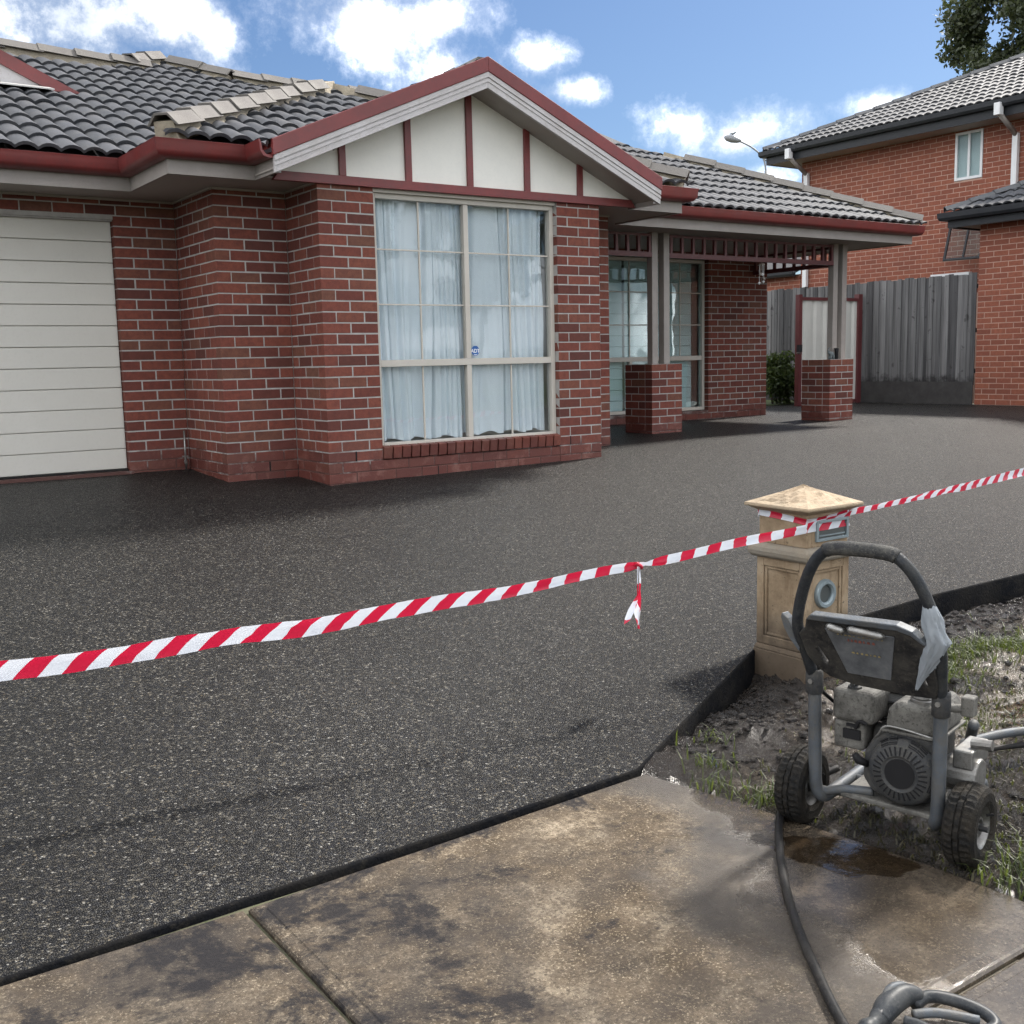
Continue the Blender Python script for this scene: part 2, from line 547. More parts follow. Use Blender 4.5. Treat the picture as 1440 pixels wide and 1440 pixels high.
def mat_tile():
    mt, T, out = material('roof_tile')
    g = T.n('ShaderNodeNewGeometry')
    P = g.outputs['Position']
    rnd = T.math('FRACT', T.math('ADD', T.n('ShaderNodeObjectInfo').outputs['Random'], g.outputs['Random Per Island']))
    c = T.ramp(rnd, [(0.0, (0.040, 0.043, 0.050)), (0.5, (0.054, 0.057, 0.065)), (1.0, (0.068, 0.070, 0.078))])
    n = T.noise(P, 8.0, 6.0, 0.65)
    c = T.mix(T.ramp(n, [(0.48, 0.0), (0.72, 0.45)]), c, (0.105, 0.102, 0.098, 1))
    p = principled(T, out, Base_Color=c, Roughness=T.math('MULTIPLY_ADD', n, 0.25, 0.52), Specular_IOR_Level=0.28)
    b = T.n('ShaderNodeBump', {'Height': T.noise(P, 90.0, 3.0, 0.6), 'Strength': 0.25, 'Distance': 0.006})
    T.t.links.new(b.outputs[0], p.inputs['Normal'])


mat_tile()


def mat_glass(name, tint, refl=1.0):
    mt, T, out = material(name)
    fr = T.n('ShaderNodeFresnel', {'IOR': 1.52})
    P = T.n('ShaderNodeNewGeometry').outputs['Position']
    bp_ = T.n('ShaderNodeBump', {'Height': T.noise(P, 2.2, 2.0, 0.5), 'Strength': 0.05, 'Distance': 0.05})
    f = T.math('MULTIPLY', fr.outputs[0], refl, clamp=True)
    tr = T.n('ShaderNodeBsdfTransparent', {'Color': (*tint, 1)})
    gl = T.n('ShaderNodeBsdfGlossy', {'Color': (1, 1, 1, 1), 'Roughness': 0.004, 'Normal': bp_.outputs[0]})
    mx = T.n('ShaderNodeMixShader', {0: f, 1: tr.outputs[0], 2: gl.outputs[0]})
    T.t.links.new(mx.outputs[0], out.inputs[0])


mat_glass('glass', (0.975, 0.995, 1.0), 0.60)
mat_glass('glass_dark', (0.86, 0.92, 0.93), 0.22)


def mat_curtain():
    mt, T, out = material('curtain_cloth')
    P = T.n('ShaderNodeTexCoord').outputs['Object']
    c = T.mix(T.noise(P, 3.0, 3.0), (0.83, 0.90, 0.96, 1), (0.88, 0.94, 0.98, 1))
    d = T.n('ShaderNodeBsdfDiffuse', {'Color': c})
    tr = T.n('ShaderNodeBsdfTranslucent', {'Color': c})
    mx = T.n('ShaderNodeMixShader', {0: 0.1, 1: d.outputs[0], 2: tr.outputs[0]})
    T.t.links.new(mx.outputs[0], out.inputs[0])


mat_curtain()


def mat_driveway():
    mt, T, out = material('pebble_resin')
    P = T.n('ShaderNodeTexCoord').outputs['Object']
    v = T.n('ShaderNodeTexVoronoi', {'Vector': P, 'Scale': 165.0}, voronoi_dimensions='2D', feature='F1')
    hue = T.n('ShaderNodeSeparateColor', {0: v.outputs['Color']}).outputs
    stone = T.ramp(hue[0], [(0.0, (0.0020, 0.0026, 0.0042)), (0.34, (0.0050, 0.0058, 0.0080)), (0.55, (0.013, 0.0135, 0.0150)), (0.72, (0.028, 0.0265, 0.0235)),
                            (0.86, (0.056, 0.050, 0.039)), (0.95, (0.098, 0.088, 0.070)), (1.0, (0.19, 0.185, 0.17))])
    # larger stones scattered through the mix
    v2 = T.n('ShaderNodeTexVoronoi', {'Vector': P, 'Scale': 72.0}, voronoi_dimensions='2D', feature='F1')
    big = T.n('ShaderNodeSeparateColor', {0: v2.outputs['Color']}).outputs
    c = T.mix(1.0, stone, T.ramp(big[2], [(0.0, 0.30), (0.5, 0.85), (1.0, 2.0)]), 'MULTIPLY')
    bigm = T.math('MULTIPLY', T.math('GREATER_THAN', big[0], 0.965), T.ramp(v2.outputs['Distance'], [(0.26, 1.0), (0.34, 0.0)]))
    c = T.mix(bigm, c, T.ramp(big[1], [(0.0, (0.085, 0.062, 0.034)), (0.6, (0.16, 0.14, 0.105)), (1.0, (0.30, 0.29, 0.27))]))
    gap = T.ramp(v.outputs['Distance'], [(0.42, 0.0), (0.72, 0.8)])
    c = T.mix(gap, c, (0.0022, 0.0026, 0.0038, 1))
    # damp where it was last rinsed
    damp = T.ramp(T.noise(P, 0.55, 4.0, 0.55), [(0.40, 0.70), (0.62, 0.88)])
    c = T.mix(1.0, c, damp, 'MULTIPLY')
    h = T.math('SUBTRACT', 1.0, v.outputs['Distance'])
    h = T.math('ADD', h, T.math('MULTIPLY', hue[1], 0.8))
    h = T.math('ADD', h, T.math('MULTIPLY', big[2], 0.5))
    p = principled(T, out, Base_Color=c, Roughness=T.math('MULTIPLY_ADD', hue[2], 0.20, 0.34), Specular_IOR_Level=0.16)
    b = T.n('ShaderNodeBump', {'Height': h, 'Strength': 0.75, 'Distance': 0.005})
    T.t.links.new(b.outputs[0], p.inputs['Normal'])


mat_driveway()


def mat_concrete():
    mt, T, out = material('path_concrete')
    P = T.n('ShaderNodeTexCoord').outputs['Object']
    xyz = T.n('ShaderNodeSeparateXYZ', {0: P}).outputs
    n = T.noise(P, 4.0, 9.0, 0.76)
    c = T.ramp(n, [(0.34, (0.036, 0.028, 0.020)), (0.46, (0.108, 0.084, 0.058)), (0.54, (0.182, 0.146, 0.104)), (0.68, (0.33, 0.275, 0.205))])
    g = T.noise(P, 60.0, 6.0, 0.80)
    c = T.mix(T.ramp(g, [(0.40, 0.85), (0.52, 0.0)]), c, (0.060, 0.046, 0.034, 1))
    c = T.mix(T.ramp(T.noise(P, 130.0, 3.0, 0.75), [(0.55, 0.0), (0.66, 0.7)]), c, (0.50, 0.42, 0.31, 1))
    mid = T.ramp(T.noise(P, 14.0, 8.0, 0.80), [(0.46, 0.0), (0.58, 0.70)])
    c = T.mix(mid, c, (0.085, 0.066, 0.049, 1))
    # broad tyre-black smears
    soft = T.ramp(T.noise(P, 1.5, 7.0, 0.70), [(0.40, 0.0), (0.60, 0.85)])
    c = T.mix(T.math('MULTIPLY', soft, 0.8), c, (0.046, 0.043, 0.042, 1))
    # black sealer spilt on the slab, thicker towards the drive
    near = T.ramp(xyz[1], [(0.0, 0.0), (1.0, 1.0)])
    sp = T.noise(P, 2.7, 9.0, 0.72, dist=0.4)
    sp = T.math('ADD', sp, T.math('MULTIPLY_ADD', T.noise(P, 34.0, 5.0, 0.8), 0.22, -0.11))
    drive_side = T.math('MULTIPLY_ADD', xyz[1], 0.055, 0.335)
    spill = T.ramp(T.math('ADD', sp, drive_side), [(0.535, 0.0), (0.625, 0.88)])
    c = T.mix(spill, c, (0.020, 0.020, 0.023, 1))
    # wet towards the mud, with a film of water in the low corner
    wn = T.math('MULTIPLY_ADD', T.noise(P, 1.9, 6.0, 0.62), 0.9, -0.45)
    wx = T.math('ADD', T.math('MULTIPLY_ADD', xyz[1], -0.45, xyz[0]), wn)
    wet = T.ramp(T.math('SUBTRACT', wx, 0.86), [(0.0, 0.0), (0.22, 1.0)])
    c = T.mix(T.math('MULTIPLY', wet, 0.66), c, (0.032, 0.025, 0.018, 1))
    film = T.ramp(T.math('SUBTRACT', wx, 1.12), [(0.0, 0.0), (0.20, 1.0)])
    rough = T.math('MULTIPLY_ADD', wet, -0.38, 0.80)
    rough = T.math('SUBTRACT', rough, T.math('MULTIPLY', film, 0.36))
    p = principled(T, out, Base_Color=c, Roughness=T.math('MAXIMUM', rough, 0.05), Specular_IOR_Level=T.math('MULTIPLY_ADD', wet, 0.48, 0.06))
    hb = T.math('ADD', T.math('MULTIPLY', g, 0.9), T.math('MULTIPLY', T.noise(P, 14.0, 8.0, 0.80), 0.5))
    st = T.math('MULTIPLY_ADD', film, -0.72, 0.85)
    b = T.n('ShaderNodeBump', {'Height': hb, 'Strength': st, 'Distance': 0.010})
    T.t.links.new(b.outputs[0], p.inputs['Normal'])


mat_concrete()


def mat_mud():
    mt, T, out = material('wet_mud')
    P = T.n('ShaderNodeTexCoord').outputs['Object']
    lump = T.n('ShaderNodeAttribute', attribute_name='lump').outputs['Fac']
    n = T.noise(P, 3.0, 8.0, 0.66)
    clay = T.ramp(n, [(0.32, (0.040, 0.031, 0.023)), (0.50, (0.082, 0.067, 0.052)), (0.68, (0.145, 0.122, 0.096))])
    g = T.noise(P, 48.0, 6.0, 0.75)
    clay = T.mix(T.ramp(g, [(0.38, 0.75), (0.50, 0.0)]), clay, (0.030, 0.023, 0.017, 1))
    dark = T.ramp(T.math('ADD', lump, T.math('MULTIPLY_ADD', T.noise(P, 11.0, 7.0, 0.75), 1.1, -0.55)), [(0.18, 0.0), (0.36, 0.97)])
    c = T.mix(dark, clay, (0.016, 0.012, 0.009, 1))
    rough = T.math('MULTIPLY_ADD', T.noise(P, 4.2, 6.0, 0.62), 0.40, -0.02)
    p = principled(T, out, Base_Color=c, Roughness=rough, Specular_IOR_Level=0.5)
    hb = T.math('ADD', T.math('MULTIPLY', g, 0.30), T.math('MULTIPLY', T.noise(P, 16.0, 8.0, 0.75), T.math('MULTIPLY_ADD', dark, 0.9, 0.25)))
    b = T.n('ShaderNodeBump', {'Height': hb, 'Strength': 0.9, 'Distance': 0.035})
    T.t.links.new(b.outputs[0], p.inputs['Normal'])


mat_mud()
simple('soil', (0.11, 0.095, 0.07), 0.9, var=0.3, bump=0.5, bscale=20, dirt=(0.045, 0.06, 0.02), dirt_amt=0.8, dscale=1.5)
simple('road_asphalt', (0.16, 0.16, 0.155), 0.85, var=0.15, scale=3, bump=0.4, bscale=90)
simple('kerb_concrete', (0.36, 0.345, 0.31), 0.85, var=0.12)
simple('lawn', (0.060, 0.080, 0.026), 0.9, var=0.35, scale=9, bump=0.7, bscale=60)


def mat_water():
    mt, T, out = material('puddle_water')
    P = T.n('ShaderNodeTexCoord').outputs['Object']
    b = T.n('ShaderNodeBump', {'Height': T.noise(P, 30.0, 3.0, 0.55, dist=0.8), 'Strength': 0.25, 'Distance': 0.006})
    fr = T.n('ShaderNodeFresnel', {'IOR': 1.33, 'Normal': b.outputs[0]})
    tr = T.n('ShaderNodeBsdfTransparent', {'Color': (0.80, 0.74, 0.66, 1)})
    gl = T.n('ShaderNodeBsdfGlossy', {'Color': (1, 1, 1, 1), 'Roughness': 0.03, 'Normal': b.outputs[0]})
    mx = T.n('ShaderNodeMixShader', {0: T.math('MULTIPLY', fr.outputs[0], 1.3, clamp=True), 1: tr.outputs[0], 2: gl.outputs[0]})
    T.t.links.new(mx.outputs[0], out.inputs[0])


mat_water()


def mat_tape():
    mt, T, out = material('barrier_tape')
    uv = T.n('ShaderNodeUVMap').outputs[0]
    s = T.n('ShaderNodeSeparateXYZ', {0: uv}).outputs
    k = T.math('FRACT', T.math('ADD', T.math('MULTIPLY', s[0], 1.0 / 0.145), T.math('MULTIPLY', s[1], -0.42)))
    red = T.math('GREATER_THAN', k, 0.5)
    c = T.mix(red, (0.76, 0.80, 0.87, 1), (0.60, 0.016, 0.055, 1))
    P = T.n('ShaderNodeTexCoord').outputs['Object']
    d = T.n('ShaderNodeBsdfPrincipled', {'Base Color': c, 'Roughness': 0.32})
    tr = T.n('ShaderNodeBsdfTranslucent', {'Color': c})
    mx = T.n('ShaderNodeMixShader', {0: 0.35, 1: d.outputs[0], 2: tr.outputs[0]})
    b = T.n('ShaderNodeBump', {'Height': T.noise(P, 24.0, 3.0), 'Strength': 0.25, 'Distance': 0.01})
    T.t.links.new(b.outputs[0], d.inputs['Normal'])
    T.t.links.new(mx.outputs[0], out.inputs[0])


mat_tape()


def mat_bag():
    mt, T, out = material('bag_plastic')
    d = T.n('ShaderNodeBsdfPrincipled', {'Base Color': (0.27, 0.30, 0.33, 1), 'Roughness': 0.25})
    tr = T.n('ShaderNodeBsdfTransparent', {'Color': (0.85, 0.88, 0.9, 1)})
    mx = T.n('ShaderNodeMixShader', {0: 0.22, 1: d.outputs[0], 2: tr.outputs[0]})
    T.t.links.new(mx.outputs[0], out.inputs[0])


mat_bag()


def mat_label():
    mt, T, out = material('faded_label')
    P = T.n('ShaderNodeTexCoord').outputs['Object']
    n = T.noise(P, 14.0, 7.0, 0.7)
    c = T.ramp(n, [(0.35, (0.050, 0.054, 0.060)), (0.55, (0.092, 0.098, 0.106)), (0.75, (0.15, 0.15, 0.145))])
    p = principled(T, out, Base_Color=c, Roughness=0.55)


mat_label()
simple('print_red', (0.17, 0.052, 0.038), 0.6, var=0.4, scale=40)
simple('print_yellow', (0.22, 0.175, 0.075), 0.6, var=0.4, scale=40)
# ------------------------------------------------------------------ ground levels
def gz(x, y):
    xc = min(max(x, 0.0), 5.6)
    if y <= 0:
        return 0.1025 * y + 0.016 * xc * (1 + y / 5.2)
    return min(0.09, 0.016 * xc + 0.05 * y)


def y_front(x):
    pts = [(-40, -5.21), (-3.4, -5.21), (-1.25, -5.14), (0.12, -4.44), (0.5, -4.39), (1.7, -4.31), (40, -4.2)]
    for (a, ya), (b, yb) in zip(pts, pts[1:]):
        if a <= x <= b:
            return ya + (yb - ya) * (x - a) / (b - a)
    return -4.2


# ------------------------------------------------------------------ the setting
g = MB()
g.add([(-600, -600, -0.70), (600, -600, -0.70), (600, 600, -0.70), (-600, 600, -0.70)], [(0, 1, 2, 3)])
tag(g.build('ground', MATS['soil']), kind='structure')

# the street behind the camera
b = MB(); b.box(-80, 90, -18.2, -11.0, -0.80, -0.672); tag(b.build('road', MATS['road_asphalt']), kind='structure')
for y0, y1 in ((-11.0, -10.75), (-18.45, -18.2)):
    b = MB(); b.box(-80, 90, y0, y1, -0.80, -0.555); tag(b.build('kerb', MATS['kerb_concrete'], bevel=0.03), kind='structure')
b = MB(); b.box(-80, -7.2, -10.75, -5.3, -0.80, -0.560); tag(b.build('nature_strip', MATS['lawn']), kind='structure')
b = MB(); b.box(-7.1, -0.9, -10.74, -8.63, -0.80, -0.545); tag(b.build('crossover', MATS['kerb_concrete']), kind='structure')
b = MB(); b.box(-80, 90, -60, -18.45, -0.80, -0.560); tag(b.build('far_verge', MATS['lawn']), kind='structure')

# driveway: one sloping sheet of pebble resin with a black cut edge
xs = [-12 + 0.4 * i for i in range(20)] + [-4.0 + 0.1 * i for i in range(100)] + [6.0 + 0.3 * i for i in range(23)]
xs = sorted(set(round(x, 3) for x in xs) | {-1.25, 0.12})
ny = 40
vs, fs = [], []
for x in xs:
    yf = y_front(x)
    for j in range(ny + 1):
        t = j / ny
        y = yf + (9.0 - yf) * t ** 1.3
        wob = 0.004 * noise.noise(Vector((x * 0.7, y * 0.7, 1.3)))
        vs.append((x, y, gz(x, y) + wob * min(1, (y - yf) * 2)))
for i in range(len(xs) - 1):
    for j in range(ny):
        a = i * (ny + 1) + j
        fs.append((a, a + ny + 1, a + ny + 2, a + 1))
dm = MB()
dm.add(vs, fs)
drive = dm.build('driveway', MATS['pebble_resin'], smooth=True)
tag(drive, kind='structure')
eb = MB()
ed = [(x, y_front(x)) for x in xs]
pv, pf = [], []
for (x, y) in ed:
    z = gz(x, y)
    nz_ = 0.006 * noise.noise(Vector((x * 9, 0, 0)))
    pv += [(x, y + 0.002, z + 0.0015), (x, y - 0.004 + nz_, z + 0.001), (x, y - 0.009 + nz_, z - 0.005), (x, y - 0.012 + nz_ * 2, -0.72)]
for i in range(len(ed) - 1):
    for k in range(3):
        a = i * 4 + k
        pf.append((a, a + 1, a + 5, a + 4))
eb.add(pv, pf)
eb.build('edging', MATS['edging_black'], drive, smooth=True)

# footpath: separate concrete slabs with tooled joints
PZ = -0.533
fp = MB()
fp.box(-14, -1.3, -9.5, -5.20, PZ - 0.13, PZ - 0.022)
path = fp.build('footpath', MATS['soil'])
tag(path, kind='structure')


def slab(x0, x1, y0, y1, name='slab', y1r=None, right=None):
    """slab with rounded edges; y1r lets the far edge run at a slant, xr the right edge"""
    mb = MB()
    y1r = y1 if y1r is None else y1r
    nx, ny_ = max(2, int((x1 - x0) / 0.12)), max(2, int((y1 - y0) / 0.12))
    def axis(L, n):
        a = [0.0, 0.005, 0.012, 0.040, 0.044]
        a += [0.044 + (L - 0.088) * k / n for k in range(1, n)]
        a += [L - 0.044, L - 0.040, L - 0.012, L - 0.005, L]
        return a
    ax, ay = axis(x1 - x0, nx), axis(y1 - y0, ny_)
    vs, fs = [], []
    for i, u in enumerate(ax):
        for j, w in enumerate(ay):
            fx, fy = u / (x1 - x0), w / (y1 - y0)
            ye = y1 + (y1r - y1) * fx
            y = y0 + (ye - y0) * fy
            xe = right(y) if right else x1
            x = x0 + (xe - x0) * fx
            d = min(u, (x1 - x0) - u, w, (y1 - y0) - w)
            z = PZ - (0.012 if d < 0.003 else 0.006 if d < 0.008 else 0.003 if d < 0.041 else 0.0)
            z += 0.0025 * noise.noise(Vector((x * 2.3, y * 2.3, 4.0)))
            vs.append((x, y, z))
    nj = len(ay)
    for i in range(len(ax) - 1):
        for j in range(nj - 1):
            a = i * nj + j
            fs.append((a, a + nj, a + nj + 1, a + 1))
    k = len(vs)
    ring = [(i, 0) for i in range(len(ax))] + [(len(ax) - 1, j) for j in range(1, nj)] + \
           [(i, nj - 1) for i in range(len(ax) - 2, -1, -1)] + [(0, j) for j in range(nj - 2, 0, -1)]
    for (i, j) in ring:
        v = vs[i * nj + j]
        vs.append((v[0], v[1], PZ - 0.12))
    for q, (i, j) in enumerate(ring):
        i2, j2 = ring[(q + 1) % len(ring)]
        fs.append((i * nj + j, k + q, k + (q + 1) % len(ring), i2 * nj + j2))
    mb.add(vs, fs)
    return mb.build(name, MATS['path_concrete'], path, smooth=False)


edge = [(-1.247, -5.10), (-1.19, -5.36), (-1.15, -5.55), (-1.12, -5.72), (-1.09, -5.95), (-1.05, -6.2), (-1.04, -6.42), (-1.03, -6.66), (-1.02, -8.7)]


def edge_x(y):
    for (ax_, ay_), (bx_, by_) in zip(edge, edge[1:]):
        if by_ <= y <= ay_:
            return ax_ + (bx_ - ax_) * (y - ay_) / (by_ - ay_) + 0.012 * noise.noise(Vector((y * 9, 3.0, 0)))
    return -1.247


slab(-2.772, -1.1, -6.644, -5.235, y1r=-5.165, right=edge_x)
slab(-4.60, -2.786, -6.644, -5.235)
slab(-7.0, -4.614, -6.644, -5.235)
slab(-2.772, -1.1, -8.6, -6.658, right=edge_x)
slab(-4.60, -2.786, -8.6, -6.658)
slab(-7.0, -4.614, -8.6, -6.658)

# mud yard in front of the drive
def mud_z(x, y):
    d_edge = y_front(x) - y
    base = -0.536 - 0.024 * min(1.0, max(0.0, (x + 1.25) / 1.1))
    n = noise.fractal(Vector((x * 2.1, y * 2.1, 2.0)), 1.0, 2.1, 5)
    r = abs(noise.noise(Vector((x * 5.0 + y * 2.0, y * 7.0, 5.0))))
    h = 0.040 * n + 0.070 * (0.30 - r)
    lump = max(0.0, noise.noise(Vector((x * 4.3, y * 4.3, 9.0)))) * 0.085 + 0.022 * abs(noise.noise(Vector((x * 13, y * 13, 2.0))))
    near_slab = min(1.0, max(0.0, (x + 1.25) / 0.5))
    h += lump * (0.25 + 0.5 * math.exp(-((d_edge - 0.45) / 0.25) ** 2)) - 0.035 * math.exp(-max(d_edge, 0) * 9) * min(1.0, max(0.0, (x + 1.1) / 0.5))
    h -= 0.03 * math.exp(-((x - 1.4) ** 2) / 0.5 - ((y + 4.75) ** 2) / 0.02)
    return base + h * (0.35 + 0.65 * near_slab) - 0.006


mx = [-1.32 + 0.028 * i for i in range(150)] + [2.88 + 0.12 * i for i in range(40)]
NY = 110
vs, fs = [], []
for x in mx:
    y0, y1 = -8.0, y_front(x) - 0.012
    for j in range(NY + 1):
        t = j / NY
        y = y0 + (y1 - y0) * (t ** 0.7)
        z = mud_z(x, y)
        if x < edge_x(y) and y < -5.1:
            z = min(z, PZ - 0.03)
        elif y < -5.1:
            z = min(z, PZ - 0.008 + 0.25 * (x - edge_x(y)))
        vs.append((x, y, z))
for i in range(len(mx) - 1):
    for j in range(NY):
        a = i * (NY + 1) + j
        fs.append((a, a + NY + 1, a + NY + 2, a + 1))
mm = MB()
mm.add(vs, fs)
mud = mm.build('mud_verge', MATS['wet_mud'], smooth=True)
at = mud.data.attributes.new('lump', 'FLOAT', 'POINT')
for q, v in enumerate(mud.data.vertices):
    x, y = v.co.x, v.co.y
    d = max(0.0, y_front(x) - y)
    at.data[q].value = 1.05 * math.exp(-d * 3.4) + 0.85 * max(0.0, noise.noise(Vector((x * 2.4 + 3, y * 2.4, 7.0)))) + (0.35 if y < -5.75 else 0.0)
tag(mud, kind='structure')
# verge beyond the mud on the street side and the lawn behind the gate
lm_ = MB()
lm_.box(8.6, 12.4, 5.1, 12.0, 0.0, 0.10)
tag(lm_.build('lawn', MATS['lawn']), kind='structure')

# ------------------------------------------------------------------ brickwork
HC = 0.086
BH, BD = 0.076, 0.115
PITCH = 0.25
_bm = {}


def brick_mesh(L, mat, H=BH, D=BD):
    key = (round(L / 0.005), mat, round(H, 3), round(D, 3))
    if key in _bm:
        return _bm[key]
    L = key[0] * 0.005
    c = 0.003
    x = L / 2
    v = [(-x + c, 0, c), (x - c, 0, c), (x - c, 0, H - c), (-x + c, 0, H - c),
         (-x, c, 0), (x, c, 0), (x, c, H), (-x, c, H), (-x, D, 0), (x, D, 0), (x, D, H), (-x, D, H)]
    f = [(0, 1, 2, 3), (4, 5, 1, 0), (5, 6, 2, 1), (6, 7, 3, 2), (7, 4, 0, 3), (4, 8, 9, 5), (5, 9, 10, 6), (6, 10, 11, 7), (7, 11, 8, 4), (8, 11, 10, 9)]
    me = bpy.data.meshes.new('brick')
    me.from_pydata(v, [], f)
    me.materials.append(MATS[mat])
    _bm[key] = me
    return me


def screen(p):
    d = Vector(p) - CAM
    z = d.dot(cf)
    if z < 0.05:
        return None
    return (0.5 + d.dot(cr) / z * 38.5 / 36, 0.5 + d.dot(cu) / z * 38.5 / 36, z)


BRICKS = {}


def add_brick(house, wall, L, loc, rz, nrm, mat, H=BH, D=BD, rx=0.0, bias=1.0):
    s = screen(Vector(loc) + Vector((0, 0, H / 2)))
    sc_ = 0.0
    if s and -0.02 < s[0] < 1.02 and -0.02 < s[1] < 1.02:
        vd = (CAM - Vector(loc)).normalized()
        sc_ = max(0.0, nrm.dot(vd)) * L * H / s[2] ** 2 * bias
    j = random.Random(int(loc[0] * 7919 + loc[1] * 104729 + loc[2] * 1299709))
    mtx = Matrix.Translation(Vector(loc) - nrm * j.uniform(-0.0012, 0.0022)) @ Matrix.Rotation(rz + j.gauss(0, 0.003), 4, 'Z') @ Matrix.Rotation(rx, 4, 'X') @ Matrix.Rotation(j.gauss(0, 0.004), 4, 'Y')
    BRICKS.setdefault(house.name, []).append((sc_, wall, brick_mesh(L, mat, H, D), mtx))


def wall(house, O, u, length, z0, z1, par=0, anchor='L', cL=False, cR=False, openings=(), brick='brick_red', mortar='mortar_grey',
         name='wall', zb=None, top_course=None, inL=0.0, inR=0.0, bias=1.0, parent=None, core=True):
    """bricks laid course by course; u points left to right seen from outside"""
    u = Vector((u[0], u[1], 0)).normalized()
    inn = Vector((-u.y, u.x, 0))
    O = Vector((O[0], O[1], 0))
    rz = math.atan2(u.y, u.x)
    nrm = -inn
    # mortar core
    s0, s1 = (0.0035 if cL else inL), length - (0.0035 if cR else inR)
    ss = sorted({s0, s1} | {min(max(o[0] - 0.003, s0), s1) for o in openings} | {min(max(o[1] + 0.003, s0), s1) for o in openings})
    zz_ = sorted({z0, z1} | {min(max(o[2] - 0.003, z0), z1) for o in openings} | {min(max(o[3] + 0.003, z0), z1) for o in openings})
    mb = MB()
    for a, b in zip(ss, ss[1:]):
        for c, d in zip(zz_, zz_[1:]):
            ms, mz = (a + b) / 2, (c + d) / 2
            if any(o[0] - 0.003 <= ms <= o[1] + 0.003 and o[2] - 0.003 <= mz <= o[3] + 0.003 for o in openings):
                continue
            p0, p1 = O + u * a + inn * 0.0032, O + u * b + inn * 0.0032
            q0, q1 = O + u * a + inn * 0.108, O + u * b + inn * 0.108
            mb.add([(p0.x, p0.y, c), (p1.x, p1.y, c), (q1.x, q1.y, c), (q0.x, q0.y, c), (p0.x, p0.y, d), (p1.x, p1.y, d), (q1.x, q1.y, d), (q0.x, q0.y, d)],
                   [(0, 3, 2, 1), (4, 5, 6, 7), (0, 1, 5, 4), (1, 2, 6, 5), (2, 3, 7, 6), (3, 0, 4, 7)])
    w = mb.build(name, MATS[mortar], parent or house, recalc=False)
    k = int(math.floor((z0 if zb is None else zb) / HC))
    while k * HC < z1 - 0.02:
        zlo = k * HC + 0.010
        zhi = min(zlo + BH, z1)
        H = zhi - zlo
        full = (k + par) % 2 == 0
        a = 0.125 if (cL and not full) else 0.0
        b = length - (0.125 if (cR and not full) else 0.0)
        ph = 0.0 if full else -0.125
        spans = []
        n = int(length / PITCH) + 3
        for i in range(-1, n):
            x0 = ph + i * PITCH
            x1 = x0 + PITCH - 0.010
            if anchor == 'R':
                x0, x1 = length - x1, length - x0
            spans.append((max(x0, a), min(x1, b)))
        cut = [o for o in openings if o[2] < zlo + H * 0.6 and o[3] > zlo + H * 0.4]
        for o in cut:
            nsp = []
            for (x0, x1) in spans:
                if x1 <= o[0] or x0 >= o[1]:
                    nsp.append((x0, x1))
                else:
                    if x0 < o[0]: nsp.append((x0, o[0]))
                    if x1 > o[1]: nsp.append((o[1], x1))
            spans = nsp
        spans = sorted(q for q in spans if q[1] - q[0] > 0.001)
        merged = []
        for q in spans:                      # slivers are laid as one longer brick
            if merged and q[0] - merged[-1][1] < 0.02 and (q[1] - q[0] < 0.05 or merged[-1][1] - merged[-1][0] < 0.05):
                merged[-1] = (merged[-1][0], q[1])
            else:
                merged.append(q)
        for (x0, x1) in merged:
            if x1 - x0 < 0.02 or H < 0.02:
                continue
            c = O + u * ((x0 + x1) / 2)
            add_brick(house, w, x1 - x0, (c.x, c.y, zlo), rz, nrm, brick, round(H, 2) if H < BH - 0.002 else BH, bias=bias)
        k += 1
    return w


def finish_bricks(house, limit=300):
    L = BRICKS.pop(house.name, [])
    L.sort(key=lambda t: -t[0])
    for (s_, w, me, mtx) in L[:limit]:
        o = bpy.data.objects.new('brick', me)
        col.objects.link(o)
        o.parent = w
        o.matrix_parent_inverse = wm(w).inverted()
        o.matrix_basis = mtx
    vs, fs, mats = [], [], {}
    mt = None
    mi = []
    for (s_, w, me, mtx) in L[limit:]:
        k = len(vs)
        vs += [mtx @ v.co for v in me.vertices]
        for p in me.polygons:
            fs.append(tuple(i + k for i in p.vertices))
            mi.append(me.materials[0].name)
    if fs:
        me = bpy.data.meshes.new('brick_courses')
        me.from_pydata([tuple(v) for v in vs], [], fs)
        names = sorted(set(mi))
        for n_ in names:
            me.materials.append(bpy.data.materials[n_])
        idx = {n_: i for i, n_ in enumerate(names)}
        me.polygons.foreach_set('material_index', [idx[n_] for n_ in mi])
        o = bpy.data.objects.new('brick_courses', me)
        o["kind"] = "stuff"
        put(o, house)


# ------------------------------------------------------------------ roof tiles
TP = math.tan(R(23.5))


def tile_mesh(mat='roof_tile', w=0.33, L=0.36, h=0.034, rolls=2):
    n = 12
    v, f = [], []
    for (yy, dz) in ((0.0, 0.028), (L, 0.0)):
        for i in range(n + 1):
            x = w * i / n
            z = h * abs(math.sin(math.pi * rolls * x / w)) ** 0.75
            v.append((x, yy, z + dz))
    for i in range(n + 1):
        x = w * i / n
        z = h * abs(math.sin(math.pi * rolls * x / w)) ** 0.75
        v.append((x, 0.004, z + 0.028 - 0.026))
    k = n + 1
    for i in range(n):
        f.append((i, i + 1, k + i + 1, k + i))
        f.append((2 * k + i, 2 * k + i + 1, i + 1, i))
    me = bpy.data.meshes.new('roof_tile')
    me.from_pydata(v, [], f)
    me.materials.append(MATS[mat])
    auto_smooth(me, 40)
    return me


TILES = {}


